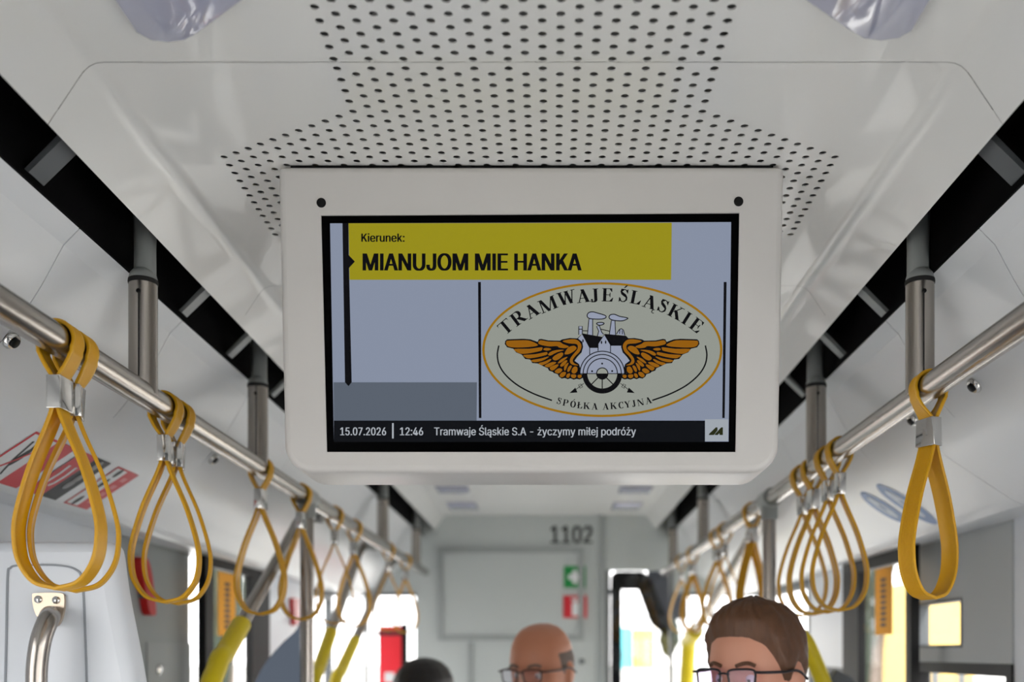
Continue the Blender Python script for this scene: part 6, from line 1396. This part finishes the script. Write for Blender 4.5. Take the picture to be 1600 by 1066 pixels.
def person(loc, rz, s, hair_kind, skin, hair_m, shirt_m, trouser_m, label, pitch=0.0):
    root = thing('person', loc, label, 'person', None, rz)
    hz = 1.595*s                      # eye height
    hy = -0.012*s
    Rm = Matrix.Rotation(pitch, 4, 'X')
    def hd(p): return (Rm @ (p*s)) + Vector((0, hy, hz))
    mb = MB()
    body_parts(mb, s)
    vs, fs, nz, nphi = head_grid(head_point)
    mb.add([hd(v) for v in vs], fs+[list(range(nphi))[::-1], [(nz-1)*nphi+j for j in range(nphi)]])
    for sd in (-1, 1):
        mb.ball(hd(Vector((sd*0.079, 0.016, -0.012))), (0.009*s, 0.019*s, 0.031*s), 0, 14, 10)
    remeshed(mb, 'body', skin, root, 0.0055, 3)
    for sd in (-1, 1):
        e = MB().ball(hd(Vector((sd*0.031, -0.0685, -0.004))), 0.0125*s, 0, 16, 10)
        e.ball(hd(Vector((sd*0.031, -0.0750, -0.0055))), 0.0064*s, 1, 12, 8)
        o = e.build('eye', [mat('eye_white', (225, 220, 214), 0.25, noisy=0.01), mat('iris', (52, 44, 40), 0.2, noisy=0.05)]); o.parent = root
        e = MB()
        P = [hd(head_point(0.024+dz, sd*ph)+Vector((0, -0.002, 0))) for ph, dz in ((0.16, -0.003), (0.30, 0.001), (0.45, 0.002), (0.60, -0.003))]
        e.tube(smooth_path(P, 4), 0.0036*s, 8)
        o = e.build('eyebrow', hair_m); o.parent = root
    # hair shell
    def hp(z, phi):
        p = head_point(z, phi)
        h = hairline(hair_kind, phi if phi <= math.pi else phi-2*math.pi)
        k = max(0, min(1, (z-h)/(0.030 if hair_kind != 'bald' else 0.015)+0.25))
        if hair_kind == 'bald':
            k *= max(0, min(1, (0.060-z)/0.03))
            off = 0.0028*k-0.0012
        elif hair_kind == 'short':
            ang = phi if phi <= math.pi else phi-2*math.pi
            wave = noise.noise(Vector((ang*9+z*30, z*40, 1.3)))
            off = -0.004+k*(0.010+0.008*max(0, min(1, z/0.08)))+0.0035*wave*k
            if z > 0.055 and math.cos(phi) > 0.2: off += 0.004*k
        else:
            off = -0.004+k*(0.026+0.002*noise.noise(Vector((phi*8, z*20, 0))))
        d = Vector((p.x, p.y, (p.z-0.01)*1.0)).normalized()
        return p+d*off
    vs, fs, nz, nphi = head_grid(hp, 52, 96)
    keep = []
    zs = [0.126-0.246*(0.5-0.5*math.cos(math.pi*i/(nz-1))) for i in range(nz)]
    for f in fs:
        i = f[0]//nphi; j = f[0] % nphi
        a = 2*math.pi*(j+0.5)/nphi; a = a if a <= math.pi else a-2*math.pi
        if zs[i] > hairline(hair_kind, a)-0.012 and not (hair_kind == 'bald' and zs[i] > 0.062): keep.append(f)
    mb = MB(); mb.add([hd(v) for v in vs], keep, 0, True)
    if hair_kind != 'bald': mb.add([hd(vs[j]) for j in range(nphi)], [list(range(nphi))], 0, True)
    used = sorted({i for f in mb.f for i in f}); mp = {o_: n_ for n_, o_ in enumerate(used)}
    mb.v = [mb.v[i] for i in used]; mb.f = [[mp[i] for i in f] for f in mb.f]
    o = mb.build('hair', hair_m, None, autosmooth=None); o.parent = root
    mb = MB(); body_parts(mb, s, 0.012, 'shirt'); remeshed(mb, 'shirt', shirt_m, root, 0.012, 3)
    mb = MB(); body_parts(mb, s, 0.013, 'trousers'); remeshed(mb, 'trousers', trouser_m, root, 0.013, 3)
    for sd in (-1, 1):
        mb = MB(); limb(mb, mr((0.105, 0.035, 0.058), sd)*s, 0.047*s, mr((0.112, -0.14, 0.045), sd)*s, 0.042*s, 16)
        mb.v = [Vector((v.x, v.y, max(0.002, v.z))) for v in mb.v]
        o = mb.build('shoe', M_BLACK); o.parent = root
    return root, hd
def glasses(root, hd, label, frame_m, tint, s=1.0):
    yy = -0.112
    mb = MB(); lenses = []
    for sd in (-1, 1):
        rim = []
        for (x, z) in ((0.010, 0.014), (0.034, 0.017), (0.058, 0.015), (0.060, 0.0), (0.055, -0.018), (0.034, -0.021), (0.014, -0.017), (0.009, 0.0)):
            rim.append(hd(Vector((sd*x, yy+0.006*(x/0.06)**2, z))))
        path = smooth_path(rim, 4, True)
        mb.tube(path, 0.0021, 8, closed=True); lenses.append(path)
        mb.tube(smooth_path([hd(Vector((sd*0.058, yy+0.006, 0.012))), hd(Vector((sd*0.072, yy+0.012, 0.011))), hd(Vector((sd*0.084, -0.05, 0.008))), hd(Vector((sd*0.087, 0.0, 0.006))), hd(Vector((sd*0.086, 0.035, -0.012)))], 6), 0.0026, 8)
    mb.tube(smooth_path([hd(Vector((-0.011, yy, 0.008))), hd(Vector((0, yy-0.003, 0.010))), hd(Vector((0.011, yy, 0.008)))], 5), 0.0019, 8)
    g = mb.build('eyeglasses', frame_m); g.parent = root; g['label'] = label
    for path in lenses:
        o = MB().flat(path).build('lens', glass('coated_lens_'+frame_m.name, tint, 0.05), recalc=False); o.parent = g
SK1 = mat('skin_warm', (206, 146, 120), 0.5, noisy=0.04, nscale=30)
SK2 = mat('skin_ruddy', (204, 136, 104), 0.42, noisy=0.05, nscale=25)
SK3 = mat('skin_pale', (214, 164, 140), 0.5, noisy=0.03, nscale=30)
HB = mat('brown_hair', (92, 60, 38), 0.55, noisy=0.35, nscale=14, aniso=(10, 3, 3), bump=0.8)
HG = mat('grey_stubble', (112, 96, 86), 0.7, noisy=0.2, nscale=60)
HK = mat('dark_hair', (22, 18, 17), 0.5, noisy=0.3, nscale=20, bump=0.3)
p1, h1_ = person((0.420, 1.86, 0), math.radians(-42), 0.99, 'short', SK1, HB, mat('navy_cloth', (48, 58, 84), 0.8, noisy=0.1, nscale=80), mat('dark_trousers', (42, 44, 50), 0.85, noisy=0.1, nscale=80), 'man with short brown hair and dark-rimmed glasses, facing left, at the lower right', math.radians(4))
glasses(p1, h1_, 'dark rectangular eyeglasses', mat('frame_dark', (24, 26, 32), 0.3, noisy=0.05), (0.74, 0.62, 0.86))
p2, h2_ = person((0.012, 2.66, 0), math.radians(-30), 0.985, 'bald', SK2, HG, mat('black_cloth', (26, 27, 30), 0.8, noisy=0.1, nscale=80), MATS['dark_trousers'], 'bald man with glasses in front of the grey cab partition', math.radians(8))
glasses(p2, h2_, 'thin-rimmed eyeglasses', mat('frame_brown', (60, 46, 44), 0.3, noisy=0.05), (0.90, 0.86, 0.92))
p3, h3_ = person((-0.377, 3.15, 0), math.radians(150), 0.918, 'long', SK3, HK, mat('grey_cloth', (90, 92, 98), 0.8, noisy=0.1, nscale=80), MATS['dark_trousers'], 'person with dark hair, only the top of the head showing, left of the bald man', 0.0)

# ------------------------------------------------------------------ seat and screens at the lower edge
t = thing('passenger_seat', (0.85, 2.36, 0), 'grey passenger seat with a yellow corner grip behind the brown-haired man', 'seat')
mb = MB()
pts = [(0.675, 0.62), (0.675, 1.46), (0.685, 1.545), (0.71, 1.575), (0.74, 1.56), (0.80, 1.50), (0.98, 1.48), (1.04, 1.45), (1.05, 1.38), (1.05, 0.62)]
mb.prism([Vector((x, 2.36, z)) for x, z in pts], (0, 0.045, 0)); mb.build('backrest', M_GREYD, t)
MB().box((0.66, 2.40, 0.60), (1.06, 2.82, 0.68), bev=0.02).build('cushion', mat('seat_fabric', (60, 70, 96), 0.9, noisy=0.2, nscale=60), t)
MB().box((0.74, 2.45, 0.0), (0.98, 2.75, 0.60), bev=0.01).build('pedestal', M_GREYD, t)
MB().tube(smooth_path([(0.60, 2.34, 1.665), (0.625, 2.34, 1.648), (0.650, 2.345, 1.600), (0.678, 2.35, 1.53), (0.70, 2.355, 1.44), (0.705, 2.36, 1.30)], 6), 0.0195, 16).build('grip', M_SLV, t)
t = thing('draught_screen', (-0.72, 2.74, 0), 'dark grey curved draught screen beside the left floor post', 'screen')
a = [px(x, y, 2.78) for x, y in curve2([(392, 1080), (412, 1040), (440, 1006), (462, 985), (471, 962)], 5)]
b = px(474, 955, 2.78)
MB().prism([Vector((a[0].x-0.03, 2.78, 0.0))]+a+[Vector((b.x, 2.78, b.z)), Vector((b.x, 2.78, 0.0))], (0, 0.03, 0)).build('panel', mat('screen_grey', (96, 100, 106), 0.5, noisy=0.02), t)

# ------------------------------------------------------------------ outside
M_ASPH = mat('pale_paving', (182, 180, 175), 0.9, noisy=0.15, nscale=2)
g = MB().box((-60, -40, -0.45), (60, 140, -0.35)).build('ground', M_ASPH); struct(g)
M_LEAF = mat('leaves', (30, 40, 26), 0.8, noisy=0.5, nscale=3)
M_BARK = mat('bark', (84, 70, 58), 0.9, noisy=0.3, nscale=12)
def tree(x, y, h, r, label):
    t = thing('tree', (x, y, -0.35), label, 'tree', 'trees outside the windows')
    MB().tube([(x, y, -0.36), (x+0.05, y, h*0.35), (x, y, h*0.7)], 0.14, 10).build('trunk', M_BARK, t)
    bm = bmesh.new(); bmesh.ops.create_icosphere(bm, subdivisions=4, radius=1)
    for v in bm.verts:
        n1 = noise.noise(v.co*2.2+Vector((x, y, 0)))*0.35+noise.noise(v.co*6+Vector((y, x, 0)))*0.18
        v.co = Vector((x, y, h*0.62)) + Vector((v.co.x*r, v.co.y*r, v.co.z*h*0.42))*(1+n1)
    MB().bm(bm, 0, True).build('crown', M_LEAF, t)
tree(-4.75, 14.5, 5.2, 0.3, 'green tree outside, seen through the left door glass')
tree(4.06, 12.6, 5.6, 0.27, 'slim green tree outside, at the dark left edge of the right door')
tree(14.0, 118.0, 6.0, 1.2, 'green tree beside the yellow house, seen through the cab door')
def house(x, y, w, d, h, m, label, roof=True):
    t = thing('house', (x, y, -0.35), label, 'building')
    MB().box((x-w/2, y, -0.36), (x+w/2, y+d, h)).build('walls', m, t)
    if roof:
        MB().prism([(x-w/2-0.3, y-0.2, h), (x+w/2+0.3, y-0.2, h), (x, y-0.2, h+w*0.3)], (0, d, 0)).build('roof', mat('roof_tiles', (150, 96, 80), 0.8, noisy=0.1), t)
    for k in (-0.25, 0.25):
        MB().box((x+w*k-w*0.08, y-0.03, 0.6), (x+w*k+w*0.08, y, 1.8)).build('house_window', M_GREYD, t)
house(10.55, 112, 2.4, 6, 4.2, mat('yellow_render', (226, 186, 92), 0.8, noisy=0.04), 'yellow house far ahead, seen through the cab door', False)
house(8.35, 112, 1.5, 6, 4.4, mat('teal_render', (92, 176, 184), 0.8, noisy=0.04), 'narrow teal building far ahead, left of the yellow house', False)
house(12.0, 30, 1.6, 5, 3.8, mat('cream_render', (206, 176, 104), 0.8, noisy=0.04), 'cream building outside, seen through the small window in the right wall', False)
